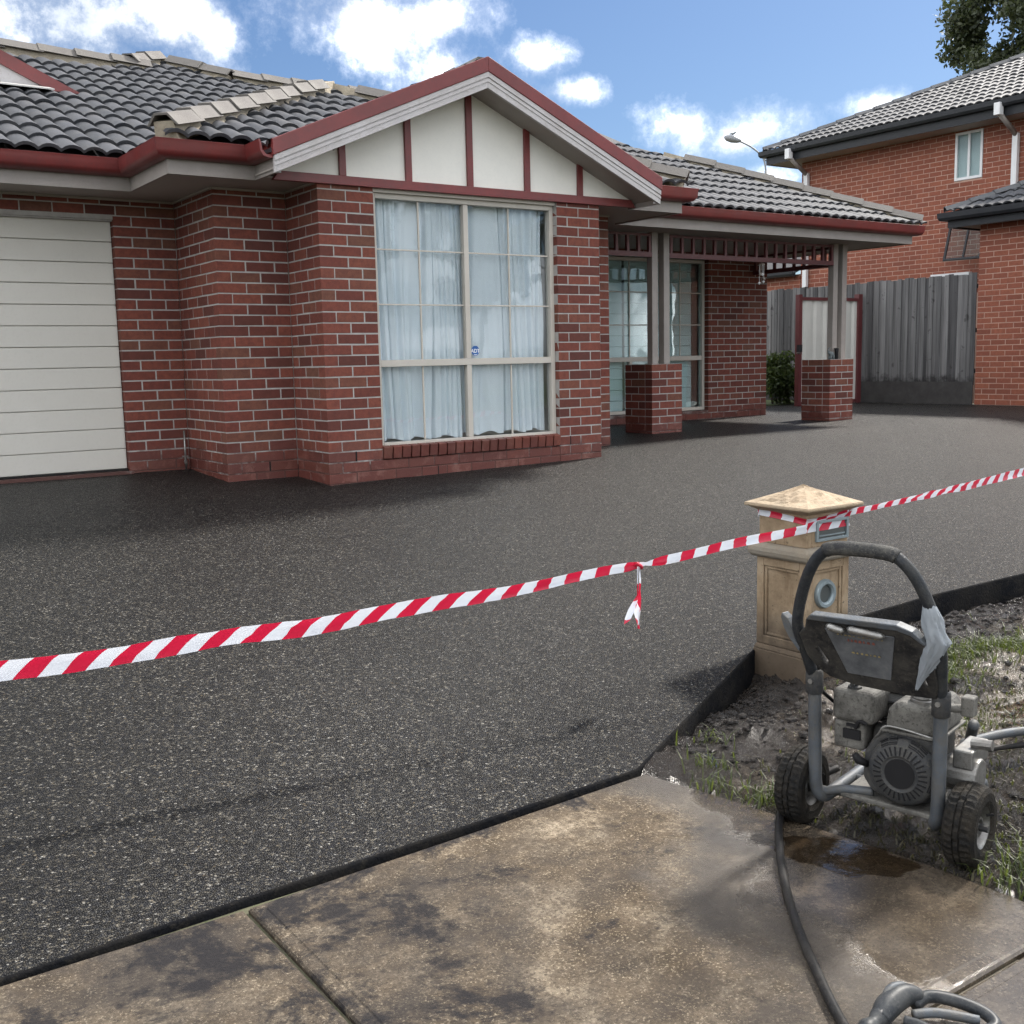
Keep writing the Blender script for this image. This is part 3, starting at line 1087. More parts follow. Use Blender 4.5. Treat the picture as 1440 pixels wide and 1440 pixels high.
def tile_plane(house, roof, eave0, eave_dir, up_dir2, pitch, length, rise_len, inside, w=0.33, gauge=0.33, me=None, clips=(), lift=0.012, bias=1.0):
    """tiles from the point eave0 along eave_dir (unit 2D) and up the slope; inside(X, Y) tests a tile's middle in plan"""
    e = Vector((eave_dir[0], eave_dir[1], 0))
    u2 = Vector((up_dir2[0], up_dir2[1], 0))
    up = (u2 * math.cos(math.atan(pitch)) + Vector((0, 0, math.sin(math.atan(pitch))))).normalized()
    nrm = e.cross(up).normalized()
    if nrm.z < 0:
        nrm = -nrm
    base = Vector(eave0)
    for r_ in range(int(rise_len / gauge) + 1):
        for c_ in range(int(length / w) + 1):
            o = base + e * (c_ * w) + up * (r_ * gauge) + nrm * lift
            mid = o + e * w / 2 + up * gauge / 2
            corners = [o, o + e * w, o + up * gauge, o + e * w + up * gauge]
            if not any(inside(q.x, q.y) for q in corners + [mid]):
                continue
            jj = random.Random(r_ * 971 + c_ * 31 + int(base.x * 100))
            oo = o + nrm * jj.uniform(0, 0.006) + up * jj.uniform(-0.006, 0.006)
            mtx = Matrix.Identity(4)
            for i in range(3):
                mtx[i][0], mtx[i][1], mtx[i][2], mtx[i][3] = e[i], up[i], nrm[i], oo[i]
            whole = all(inside(q.x, q.y) for q in corners)
            s = screen(mid)
            sc_ = 0.0
            if s and -0.02 < s[0] < 1.02 and -0.02 < s[1] < 1.02:
                sc_ = max(0.0, nrm.dot((CAM - mid).normalized())) / s[2] ** 2 * bias
            TILES.setdefault(house.name, []).append((sc_ if whole else 0.0, roof, me, mtx, None if whole else clips))


def finish_tiles(house, limit=300):
    L = TILES.pop(house.name, [])
    L.sort(key=lambda t: -t[0])
    n = 0
    vs, fs = [], []
    for (s_, rf, me, mtx, clips) in L:
        if n < limit and clips is None and s_ > 0:
            o = bpy.data.objects.new('roof_tile', me)
            col.objects.link(o)
            o.parent = rf
            o.matrix_parent_inverse = wm(rf).inverted()
            o.matrix_basis = mtx
            n += 1
        else:
            if clips:
                bm = bmesh.new()
                bm.from_mesh(me)
                bm.transform(mtx)
                for (pt, no) in clips:
                    bmesh.ops.bisect_plane(bm, geom=bm.verts[:] + bm.edges[:] + bm.faces[:], plane_co=pt, plane_no=no, clear_outer=True)
                bm.verts.index_update()
                k = len(vs)
                vs += [v.co.copy() for v in bm.verts]
                fs += [tuple(v.index + k for v in f.verts) for f in bm.faces]
                bm.free()
            else:
                k = len(vs)
                vs += [mtx @ v.co for v in me.vertices]
                fs += [tuple(i + k for i in p.vertices) for p in me.polygons]
    if fs:
        m2 = bpy.data.meshes.new('roof_tiling')
        m2.from_pydata([tuple(v) for v in vs], [], fs)
        m2.materials.append(L[0][2].materials[0])
        auto_smooth(m2, 40)
        o = bpy.data.objects.new('roof_tiling', m2)
        o["kind"] = "stuff"
        put(o, house)


def cap_mesh(L=0.43, w=0.125, h=0.085, mat='cap_tile'):
    """angular hip and ridge capping laid along +y, lower end at y = 0"""
    prof = [(-w, 0.0), (-w * 0.42, h), (w * 0.42, h), (w, 0.0)]
    inn = [(-w + 0.016, -0.004), (-w * 0.36, h - 0.016), (w * 0.36, h - 0.016), (w - 0.016, -0.004)]
    v = []
    for yy, dz in ((0, 0.020), (L, 0.0)):
        v += [(x, yy, z + dz) for x, z in prof] + [(x, yy, z + dz) for x, z in inn]
    f = []
    for i in range(3):
        f += [(i, i + 1, 8 + i + 1, 8 + i), (4 + i, 12 + i, 12 + i + 1, 4 + i + 1), (i, 4 + i, 4 + i + 1, i + 1), (8 + i, 8 + i + 1, 12 + i + 1, 12 + i)]
    f += [(0, 8, 12, 4), (3, 7, 15, 11)]
    me = bpy.data.meshes.new('ridge_tile')
    me.from_pydata(v, [], f)
    me.materials.append(MATS[mat])
    return me


def cap_line(parent, a, b, me, gauge=0.38, lift=0.06, bed='bedding', bed_w=0.095, bed_h=0.10, start=0.0):
    a, b = Vector(a), Vector(b)
    d = (b - a)
    Ln = d.length
    d.normalize()
    side = d.cross(Vector((0, 0, 1))).normalized()
    up = side.cross(d).normalized()
    n = max(1, int((Ln - start) / gauge))
    for i in range(n):
        o = a + d * (start + i * gauge) + up * lift
        jj = random.Random(i * 17 + int(a.x * 31))
        mtx = Matrix.Identity(4)
        for k in range(3):
            mtx[k][0], mtx[k][1], mtx[k][2], mtx[k][3] = side[k], d[k], up[k], o[k]
        mtx = mtx @ Matrix.Rotation(jj.gauss(0, 0.02), 4, 'Z') @ Matrix.Rotation(jj.gauss(0, 0.015), 4, 'Y')
        ob = bpy.data.objects.new('ridge_tile', me)
        col.objects.link(ob)
        ob.parent = parent
        ob.matrix_parent_inverse = wm(parent).inverted()
        ob.matrix_basis = mtx
    if bed:
        mb = MB()
        seg = max(2, int(Ln / 0.09))
        vs, fs = [], []
        for i in range(seg + 1):
            p = a + d * (start + 0.02 + (Ln - start - 0.02) * i / seg)
            j1 = 0.012 * noise.noise(p * 9)
            j2 = 0.012 * noise.noise(p * 9 + Vector((5, 5, 5)))
            vs += [p - side * (bed_w + j1) - up * 0.05, p - side * (bed_w - 0.02) + up * (lift + bed_h * 0.35),
                   p + side * (bed_w - 0.02) + up * (lift + bed_h * 0.35), p + side * (bed_w + j2) - up * 0.05]
        for i in range(seg):
            for k in range(3):
                fs.append((i * 4 + k, i * 4 + k + 1, i * 4 + k + 5, i * 4 + k + 4))
        fs += [(0, 1, 2, 3), tuple(seg * 4 + k for k in (3, 2, 1, 0))]
        mb.add(vs, fs)
        mb.build('bedding', MATS[bed], parent, recalc=False)
# ------------------------------------------------------------------ the brick house
house = tag(empty('brick_house', (1.4, 0.0, 0.0)), 'single-storey red brick house with gabled front window bay, maroon trim and dark tiled roof', 'house')
ZT = 2.378      # soffit level
wall(house, (0, 0), (1, 0), 0.49, -0.09, ZT, par=0, cL=True)                                   # left pillar of the bay
wall(house, (0, 0.616), (0, -1), 0.616, -0.09, ZT, par=1, anchor='R', cR=True)
wall(house, (-0.616, 0.616), (1, 0), 0.616, -0.09, ZT, par=0, cL=True)
wall(house, (-0.616, 1.562), (0, -1), 0.946, -0.09, ZT, par=1, anchor='R', cR=True)
wall(house, (-6.4, 1.562), (1, 0), 5.784, -0.02, ZT, par=0, anchor='R', openings=[(0.47, 5.262, -1, 2.205)])
wall(house, (2.335, 0), (1, 0), 0.49, -0.02, ZT, par=0, cR=False)
wall(house, (0.49, 0.006), (1, 0), 1.845, -0.09, 0.172, par=1, inL=-0.02, inR=-0.02)
wall(house, (2.825, 0.616), (1, 0), 0.625, 0.0, ZT, par=0, anchor='R')
wall(house, (3.45, 3.1), (1, 0), 5.05, 0.0, ZT, par=0, anchor='R', openings=[(1.15, 3.87, 0.215, 2.285)], bias=0.7)
# hidden returns that close the bay and the porch
mb = MB()
mb.box(2.70, 2.815, 0.02, 0.60, -0.1, ZT)
mb.box(3.33, 3.442, 0.73, 3.09, 0.0, ZT)
mb.box(8.385, 8.492, 3.22, 9.0, 0.0, ZT)
mb.build('wall', MATS['brick_red'], house)
# weep hole and soldier sill bricks below the big window
sill_w = MB()
sill_w.box(0.50, 2.325, 0.03, 0.12, 0.168, 0.262)
sw = sill_w.build('sill', MATS['mortar_grey'], house)
for i in range(21):
    x = 0.49 + 0.0435 + i * 0.0878
    add_brick(house, sw, 0.076, (x, -0.012, 0.182), 0.0, Vector((0, -1, 0)), 'brick_red', H=0.098, D=0.13, rx=R(7))

# porch piers
pier_x = [(4.73, 5.20), (7.83, 8.30)]
for (a, b) in pier_x:
    core = MB()
    core.box(a + 0.0035, b - 0.0035, 1.4035, 1.866, 0.0, 0.882)
    pr = core.build('pier', MATS['mortar_grey'], house)
    for k in range(0, 11):
        z = -0.06 + k * HC
        if z + BH < 0.0: continue
        H = BH
        full = k % 2 == 0
        y0, y1 = 1.40, 1.87
        sp = [(a, a + 0.23), (a + 0.24, b)] if full else [(a, a + 0.115), (a + 0.125, a + 0.355), (a + 0.365, b)]
        for (p, q) in sp:
            add_brick(house, pr, q - p, ((p + q) / 2, y0, z + 0.01), 0, Vector((0, -1, 0)), 'brick_red')
        sp = [(y0 + 0.125, y0 + 0.355), (y0 + 0.365, y1)] if full else [(y0 + 0.125, y0 + 0.23), (y0 + 0.24, y1)]
        for (p, q) in sp:
            add_brick(house, pr, q - p, (a, (p + q) / 2, z + 0.01), -math.pi / 2, Vector((-1, 0, 0)), 'brick_red')
    cap_ = MB()
    cap_.box(a + 0.002, b - 0.002, 1.402, 1.868, 0.8825, 0.888)
    cap_.build('pier_cap', MATS['mortar_grey'], pr)
finish_bricks(house)

# paired timber posts
for x in (4.83, 5.01, 7.99, 8.17):
    mb = MB()
    mb.box(x, x + 0.09, 1.50, 1.59, 0.888, ZT)
    mb.build('post', MATS['taupe_paint'], house, bevel=0.004)
# maroon fretwork valance between the posts and along the right side
def valance(name, p0, p1, z0, z1, step=0.17):
    p0, p1 = Vector(p0), Vector(p1)
    d = p1 - p0
    L = d.length
    d.normalize()
    mtx = Matrix.Translation(p0) @ Matrix.Rotation(math.atan2(d.y, d.x), 4, 'Z')
    mb = MB()
    mb.box(0, L, 0, 0.04, z1 - 0.03, z1, mtx)
    mb.box(0, L, 0, 0.04, z0, z0 + 0.055, mtx)
    v_ = mb.build(name, MATS['maroon_dark'], house)
    n = int(L / step)
    sm = MB()
    sm.box(-0.018, 0.018, -0.004, 0.030, z0 + 0.055, z1 - 0.03)
    me = sm.mesh('slat', MATS['maroon_dark'])
    for i in range(n + 1):
        o = bpy.data.objects.new('slat', me)
        o.matrix_basis = mtx @ Matrix.Translation((0.03 + i * (L - 0.06) / n, 0.002, 0))
        col.objects.link(o)
        o.parent = v_
        o.matrix_parent_inverse = wm(v_).inverted()


valance('valance', (3.46, 1.50, 0), (4.83, 1.50, 0), 2.10, 2.36)
valance('valance', (5.10, 1.50, 0), (7.99, 1.50, 0), 2.10, 2.36)
valance('valance', (8.22, 1.62, 0), (8.22, 3.08, 0), 2.10, 2.36)

# eaves: gutter, fascia, soffit
left_path = [(-6.6, 1.03), (-1.13, 1.03), (-1.13, 0.085), (-0.465, 0.085), (-0.465, -0.285)]
right_path = [(3.295, -0.285), (3.295, 0.085), (3.95, 0.085), (3.95, 1.05), (9.0, 1.05), (9.0, 5.0)]
gut = [(0.002, 2.470), (0.045, 2.468), (0.085, 2.480), (0.108, 2.515), (0.112, 2.570), (0.120, 2.592), (0.108, 2.596), (0.098, 2.575), (0.09, 2.52), (0.06, 2.49), (0.012, 2.49), (0.008, 2.60), (0.002, 2.60)]
for pth in (left_path, right_path):
    mb = MB()
    extrude_path(mb, pth, [(0.0, ZT - 0.012), (0.0, 2.60), (-0.025, 2.60), (-0.025, ZT - 0.012)])
    mb.build('fascia', MATS['taupe_paint'], house)
for pth in ([*left_path[:-1], (-0.465, -0.30)], right_path[1:]):
    mb = MB()
    extrude_path(mb, pth, gut)
    mb.build('gutter', MATS['maroon_paint'], house, angle=50)
mb = MB()
poly = [(-6.6, 1.055), (-1.105, 1.055), (-1.105, 0.11), (-0.44, 0.11), (-0.44, 0.002), (3.27, 0.002), (3.27, 0.11), (3.925, 0.11), (3.925, 1.075), (8.975, 1.075), (8.975, 4.6), (-6.6, 4.6)]
mb.prism([(x, y, ZT) for x, y in poly], (0, 0, 0.012))
mb.build('soffit', MATS['soffit_paint'], house)
# soffit edge beads against the brick
for (x0, x1, y) in ((-6.4, -0.616, 1.562), (-0.616, 0.0, 0.616), (2.825, 3.45, 0.616)):
    mb = MB()
    mb.box(x0, x1, y - 0.022, y - 0.001, ZT - 0.016, ZT - 0.001)
    mb.build('bead', MATS['soffit_paint'], house)
for (x, y0, y1) in ((-0.616, 0.616, 1.562), (0.0, 0.0, 0.616)):
    mb = MB()
    mb.box(x - 0.022, x - 0.001, y0, y1, ZT - 0.0165, ZT - 0.0012)
    mb.build('bead', MATS['soffit_paint'], house)

# gable over the bay
GX, GZ, GY = 1.413, 3.418, -0.32
def gtop(x, off=0.0):
    return GZ - abs(x - GX) * 0.43 + off
x0, x1 = -0.475, 3.30
gb = MB()
gb.prism([(-0.36, 0.0, 2.43), (3.20, 0.0, 2.43), (3.20, 0.0, gtop(3.2, -0.20)), (GX, 0.0, GZ - 0.20), (-0.36, 0.0, gtop(-0.36, -0.20))], (0, 0.03, 0))
gable = gb.build('gable', MATS['cream_sheet'], house)
for k, x in enumerate((0.22, 0.815, 1.411, 2.006, 2.594)):
    mb = MB()
    w = 0.029
    mb.prism([(x - w, -0.026, 2.432), (x + w, -0.026, 2.432), (x + w, -0.026, gtop(x + w, -0.205)), (x, -0.026, gtop(x, -0.205)), (x - w, -0.026, gtop(x - w, -0.205))], (0, 0.0255, 0))
    mb.build('board', MATS['maroon_paint'], gable, bevel=0.003)
mb = MB()
mb.prism([(-0.37, -0.034, 2.362), (3.24, -0.034, 2.362), (3.19, -0.034, 2.432), (-0.32, -0.034, 2.432)], (0, 0.05, 0))
mb.build('beam', MATS['maroon_paint'], gable, bevel=0.003)
# window head flashing under the beam
mb = MB()
mb.box(0.50, 2.33, 0.02, 0.10, 2.336, 2.3615)
mb.build('lintel', MATS['window_frame'], house)
for sgn, xe in ((-1, x0), (1, x1)):
    def seg_prism(a, b, y, d, za, zb):
        return [(a, y, gtop(a, zb)), (b, y, gtop(b, zb)), (b, y, gtop(b, za)), (a, y, gtop(a, za))], (0, d, 0)
    a, b = (xe, GX) if sgn < 0 else (GX, xe)
    mb = MB()
    mb.prism(*seg_prism(a, b, GY + 0.004, 0.028, -0.118, -0.245))
    bb = mb.build('barge_board', MATS['barge_grey'], gable, bevel=0.003)
    mb = MB()                                        # stepped moulding on the board
    mb.prism(*seg_prism(a, b, GY - 0.006, 0.0095, -0.120, -0.160))
    mb.prism(*seg_prism(a, b, GY - 0.002, 0.0055, -0.172, -0.196))
    mb.build('moulding', MATS['barge_grey'], bb)
    mb = MB()
    mb.prism(*seg_prism(a - (0.01 if sgn < 0 else 0), b + (0.01 if sgn > 0 else 0), GY - 0.014, 0.05, 0.0, -0.119))
    mb.build('barge_cap', MATS['maroon_paint'], gable, bevel=0.006)
    mb = MB()                                        # raking soffit behind the board
    mb.prism([(a, GY + 0.033, gtop(a, -0.215)), (b, GY + 0.033, gtop(b, -0.215)), (b, GY + 0.033, gtop(b, -0.203)), (a, GY + 0.033, gtop(a, -0.203))], (0, 0.36, 0))
    mb.build('raking_soffit', MATS['soffit_paint'], gable)
    xb = xe + 0.012 * (1 if sgn < 0 else -1)          # boxed end of the eave
    mb = MB()
    mb.box(min(xb, xb - sgn * 0.05), max(xb, xb - sgn * 0.05), GY + 0.033, -0.284, ZT - 0.008, gtop(xe, -0.22))
    mb.build('eave_end', MATS['barge_grey'], gable)

# garage door of twelve ribbed panels
gd = MB()
gd.box(-5.93, -1.14, 1.655, 1.69, 0.10, 2.22)
door = gd.build('garage_door', MATS['door_cream'], house)
ph_ = 2.09 / 12
mb = MB()
mb.box(-5.925, -1.142, 1.630, 1.6548, 0.003, ph_ - 0.003)
pme = mb.mesh('panel', MATS['door_cream'])
for i in range(12):
    o = bpy.data.objects.new('panel', pme)
    o.matrix_basis = Matrix.Translation((0, 0, 0.115 + i * ph_))
    b_ = o.modifiers.new('bevel', 'BEVEL'); b_.width = 0.004; b_.segments = 2
    col.objects.link(o); o.parent = door; o.matrix_parent_inverse = wm(door).inverted()
mb = MB()
mb.box(-5.93, -1.14, 1.60, 1.70, 0.10, 0.114)
mb.build('rubber_seal', MATS['black_rubber'], door)
mb = MB()
mb.box(-5.95, -1.12, 1.50, 1.75, 0.0, 0.098)
mb.build('threshold', MATS['mortar_grey'], house)
mb = MB()
mb.box(-5.935, -1.136, 1.585, 1.66, 2.196, 2.23)
mb.build('lintel', MATS['mortar_grey'], house)
mb = MB()
mb.box(-1.139, -1.06, 1.672, 1.72, 0.0, 2.21)
mb.box(-6.0, -0.55, 1.70, 1.76, 0.0, 2.40)
mb.build('door_reveal', MATS['room_plaster'], house)

# the big bay window
def bar(name, parent, xa, xb, za, zb, ya, yb, mat='window_frame', bev=0.003):
    b = MB()
    b.box(xa, xb, ya, yb, za, zb)
    return b.build(name, MATS[mat], parent, bevel=bev)


wf = MB()
X0, X1, Z0, Z1 = 0.492, 2.333, 0.268, 2.336
wf.box(X0, X0 + 0.042, 0.055, 0.125, Z0, Z1)
wf.box(X1 - 0.042, X1, 0.055, 0.125, Z0, Z1)
wf.box(X0 + 0.042, X1 - 0.042, 0.055, 0.125, Z1 - 0.042, Z1)
wf.box(X0 + 0.042, X1 - 0.042, 0.050, 0.125, Z0, Z0 + 0.042)
win = wf.build('window', MATS['window_frame'], house, bevel=0.003)
RZ = 0.965
bar('rail', win, X0 + 0.043, X1 - 0.043, RZ - 0.028, RZ + 0.028, 0.058, 0.12)
XM = 1.402
bar('mullion', win, XM - 0.024, XM + 0.024, RZ + 0.029, Z1 - 0.043, 0.060, 0.118)
bar('mullion', win, XM - 0.024, XM + 0.024, Z0 + 0.043, RZ - 0.029, 0.060, 0.118)
for x in (0.945, 1.858):
    bar('glazing_bar', win, x - 0.007, x + 0.007, RZ + 0.029, Z1 - 0.043, 0.078, 0.0925, bev=0.002)
    bar('glazing_bar', win, x - 0.007, x + 0.007, Z0 + 0.043, RZ - 0.029, 0.078, 0.0925, bev=0.002)
for z in (1.448, 1.893):
    for a, b in ((X0 + 0.043, XM - 0.025), (XM + 0.025, X1 - 0.043)):
        bar('glazing_bar', win, a, b, z - 0.0065, z + 0.0065, 0.079, 0.0915, bev=0.002)
for a, b in ((X0 + 0.03, XM), (XM, X1 - 0.03)):
    for c, d in ((Z0 + 0.03, RZ), (RZ, Z1 - 0.03)):
        q = MB()
        q.box(a + 0.001, b - 0.001, 0.0945, 0.0985, c + 0.001, d - 0.001)
        q.build('pane', MATS['glass'], win)
# blue security sticker
st = MB()
st.prism([(1.487 + 0.044 * math.cos(R(22.5 + 45 * k)), 0.0925, 1.058 + 0.046 * math.sin(R(22.5 + 45 * k))) for k in range(8)], (0, 0.001, 0))
stk = st.build('sticker', MATS['sticker_blue'], win)
fc = bpy.data.curves.new('lettering', 'FONT')
fc.body = "ADT"
fc.size = 0.046
fc.align_x = 'CENTER'
fc.align_y = 'CENTER'
fc.offset = 0.0012
fo = bpy.data.objects.new('lettering', fc)
fo.rotation_euler = (R(90), 0, 0)
fo.location = (1.487, 0.0917, 1.056)
fc.materials.append(MATS['sticker_white'])
_lm = bpy.data.meshes.new_from_object(fo)
_lm.transform(fo.matrix_basis)
bpy.data.objects.remove(fo)
mesh_ob('lettering', _lm, MATS['sticker_white'], stk)
fo2 = MB()
fo2.box(1.470, 1.504, 0.0918, 0.0924, 1.021, 1.027)
fo2.build('lettering', MATS['sticker_white'], stk)
# the room behind it
rm = MB()
rm.add([(0.3, 0.16, 0), (2.6, 0.16, 0), (2.6, 2.6, 0), (0.3, 2.6, 0), (0.3, 0.16, 2.45), (2.6, 0.16, 2.45), (2.6, 2.6, 2.45), (0.3, 2.6, 2.45)],
       [(0, 1, 2, 3), (4, 7, 6, 5), (1, 5, 6, 2), (2, 6, 7, 3), (3, 7, 4, 0)])
rm.build('room', MATS['room_plaster'], house)


def curtain(name, label, xa, xb, y, z0, z1, folds, seed, lean=0.0):
    rr = random.Random(seed)
    n = 150
    mzz = 24
    ph = [rr.uniform(0, 6.28) for _ in range(6)]
    vs, fs = [], []
    for i in range(n + 1):
        t = i / n
        for j in range(mzz + 1):
            s = j / mzz
            pin = 0.55 + 0.45 * (1 - s)
            warp_ = t * folds + 0.9 * math.sin(t * 5.1 + ph[0]) + 0.5 * math.sin(t * 11.0 + ph[1]) + 0.35 * math.sin(s * 2.6 + t * 7 + ph[4])
            am = 0.030 * (0.6 + 0.7 * abs(math.sin(t * 9 + ph[2])))
            yy = y + am * pin * math.sin(warp_ * 6.283) + 0.012 * math.sin(warp_ * 14.7 + ph[3] + s) + 0.02 * (1 - s) * math.sin(t * 13 + ph[5])
            x = xa + (xb - xa) * t + lean * (1 - s) * t + 0.010 * math.sin(warp_ * 6.283 + 1.2)
            zb_ = z0 + (0.014 * math.sin(t * 23 + ph[2]) if j == 0 else 0)
            vs.append((x, yy, zb_ + (z1 - zb_) * s))
    for i in range(n):
        for j in range(mzz):
            a = i * (mzz + 1) + j
            fs.append((a, a + mzz + 1, a + mzz + 2, a + 1))
    b = MB()
    b.add(vs, fs)
    o = b.build(name, MATS['curtain_cloth'], None, smooth=True, recalc=False)
    return tag(o, label, 'curtain', 'curtains behind the bay window')


curtain('curtain', 'white pleated curtain behind the left half of the big bay window', 0.44, 1.40, 0.180, 0.32, 2.42, 11, 3)
curtain('curtain', 'white pleated curtain behind the right half of the bay window, beside the blue sticker', 1.39, 2.275, 0.175, 0.33, 2.42, 9, 8, lean=0.01)

# porch window
A0, A1, B0, B1, YW = 4.602, 7.318, 0.218, 2.282, 3.175
w2 = MB()
w2.box(A0, A0 + 0.045, YW, YW + 0.07, B0, B1)
w2.box(A1 - 0.045, A1, YW, YW + 0.07, B0, B1)
w2.box(A0 + 0.045, A1 - 0.045, YW, YW + 0.07, B1 - 0.045, B1)
w2.box(A0 + 0.045, A1 - 0.045, YW - 0.005, YW + 0.07, B0, B0 + 0.045)
win2 = w2.build('window', MATS['window_frame'], house, bevel=0.003)
RM = 0.945
bar('rail', win2, A0 + 0.046, A1 - 0.046, RM - 0.03, RM + 0.03, YW + 0.005, YW + 0.065)
bar('mullion', win2, 5.935, 5.985, B0 + 0.046, RM - 0.031, YW + 0.006, YW + 0.064)
for x in (5.28, 5.955, 6.87):
    bar('glazing_bar', win2, x - 0.008, x + 0.008, RM + 0.031, B1 - 0.046, YW + 0.020, YW + 0.034, bev=0.002)
for z in (1.40, 1.835):
    bar('glazing_bar', win2, A0 + 0.046, A1 - 0.046, z - 0.007, z + 0.007, YW + 0.021, YW + 0.033, bev=0.002)
for c, d in ((B0 + 0.03, RM), (RM, B1 - 0.03)):
    q = MB()
    q.box(A0 + 0.03, A1 - 0.03, YW + 0.036, YW + 0.040, c + 0.001, d - 0.001)
    q.build('pane', MATS['glass_dark'], win2)
rm = MB()
rm.add([(4.4, YW + 0.09, 0), (7.6, YW + 0.09, 0), (7.6, 5.4, 0), (4.4, 5.4, 0), (4.4, YW + 0.09, 2.4), (7.6, YW + 0.09, 2.4), (7.6, 5.4, 2.4), (4.4, 5.4, 2.4)],
       [(0, 1, 2, 3), (4, 7, 6, 5), (1, 5, 6, 2), (2, 6, 7, 3), (3, 7, 4, 0)])
rm.build('room', MATS['room_plaster'], house)
# folded blinds inside it
for k, (a, b, lb) in enumerate(((4.62, 5.93, 'pale green folded blind in the left half of the porch window'), (5.97, 7.20, 'pale green folded blind in the right half of the porch window'))):
    bm_ = MB()
    prof = []
    for i in range(15):
        z = 0.24 + i * 0.145
        prof += [(YW + 0.15, z), (YW + 0.132, z + 0.012), (YW + 0.15, z + 0.02)]
    vs, fs = [], []
    for (y, z) in prof:
        vs += [(a, y, z), (b, y, z)]
    for i in range(len(prof) - 1):
        fs.append((2 * i, 2 * i + 1, 2 * i + 3, 2 * i + 2))
    bm_.add(vs, fs)
    tag(bm_.build('blind', MATS['blind_cloth']), lb, 'blind', 'blinds in the porch window')

# ------------------------------------------------------------------ roof of the house
Z0R = 2.600
YR = 4.78                        # main ridge
def zG(y): return Z0R + TP * (y - 0.98)
def zS(y): return Z0R + TP * (y - 0.04)
rf = MB()
th = 0.03
def plane(poly, drop=0.0):
    rf.prism([(x, y, z - drop) for x, y, z in poly], (0, 0, -th))
XL, XV = -7.0, -1.16
zr = zG(YR)
XH = 0.55                         # little hip peak on the ridge
kH = 2.57                         # where the two hips of the bay-side slope meet
HX, HY, HZP = XV + kH, 0.04 + kH, Z0R + TP * kH
plane([(XL, 0.98, Z0R), (XV, 0.98, Z0R), (HX, 0.98 + kH, HZP), (HX, YR, zr), (XL, YR, zr)])
plane([(XV, 0.04, Z0R), (3.98, 0.04, Z0R), (HX, HY, HZP)], 0.002)
plane([(XV, 0.98, Z0R), (XV, 0.04, Z0R), (HX, HY, HZP), (HX, 0.98 + kH, HZP)], 0.001)
XR_, ZV = 9.12, 2.585
def zV(y): return ZV + TP * (y - 1.0)
plane([(3.98, 1.0, ZV), (XR_, 1.0, ZV), (6.74, 3.38, zV(3.38)), (6.74, 4.75, zV(4.75)), (HX, 4.75, zV(4.75)), (HX, 3.57, zV(3.57))])
plane([(XR_, 1.0, ZV), (XR_, 6.5, ZV), (6.74, 6.5, zV(3.38)), (6.74, 3.38, zV(3.38))])
plane([(3.98, 0.04, Z0R), (3.98, 1.0, Z0R), (HX, 3.57, HZP), (HX, HY, HZP)], 0.003)
# bay gable slopes
plane([(-0.49, -0.30, gtop(-0.49)), (GX, -0.30, GZ), (GX, 2.1, GZ), (-0.49, 2.1, gtop(-0.49))], 0.06)
plane([(GX, -0.30, GZ), (3.31, -0.30, gtop(3.31)), (3.31, 2.1, gtop(3.31)), (GX, 2.1, GZ)], 0.06)
# back slopes
plane([(XL, YR, zr), (6.7, YR, zr), (6.7, YR + 4, zr - 4 * TP), (XL, YR + 4, zr - 4 * TP)], 0.03)
plane([(6.74, 3.38, zV(3.38) - 0.01), (6.745, 4.75, zV(4.75) - 0.02), (6.745, 6.0, zV(3.38) - 0.05)], 0.03)
roof = rf.build('roof', MATS['roof_underlay'], house)
TM = tile_mesh()
pk = (XH, 5.32)                   # plan position of the little peak
def in_G(x, y):
    if y < 0.90 or x > XV + (y - 0.98) or x > 1.45: return False
    if y > YR:
        return abs(x - XH) < (pk[1] - y)
    return True
hipn = Vector((1, -1, 0)).normalized()
valn = Vector((1, -1, 0)).normalized()
tile_plane(house, roof, (-6.93, 0.955, Z0R - 0.005), (1, 0), (0, 1), TP, 12.5, 4.9, in_G, me=TM,
           clips=[(Vector((XV, 0.98, 0)), valn), (Vector(pk + (0,)), Vector((-1, 1, 0)).normalized()), (Vector(pk + (0,)), Vector((1, 1, 0)).normalized())])
def in_S(x, y):
    return y > -0.05 and x > XV + (y - 0.04) and x < 3.98 - (y - 0.04) and not (-0.55 < x < 3.37 and zS(y) + 0.03 < gtop(x))
tile_plane(house, roof, (-1.16, 0.015, Z0R - 0.005), (1, 0), (0, 1), TP, 5.3, 4.4, in_S, me=TM,
           clips=[(Vector((XV, 0.04, 0)), Vector((-1, 1, 0)).normalized()), (Vector((3.98, 0.04, 0)), Vector((1, 1, 0)).normalized())])
def in_V(x, y):
    return y > 0.9 and x < XR_ - (y - 1.0) and y < 4.75 and x > 3.92 - (y - 1.0) and x > 1.40 and not (y > 3.38 and x > 6.74)
tile_plane(house, roof, (0.98, 0.975, ZV - 0.005), (1, 0), (0, 1), TP, 8.3, 4.3, in_V, me=TM,
           clips=[(Vector((XR_, 1.0, 0)), Vector((1, 1, 0)).normalized())], bias=0.9)
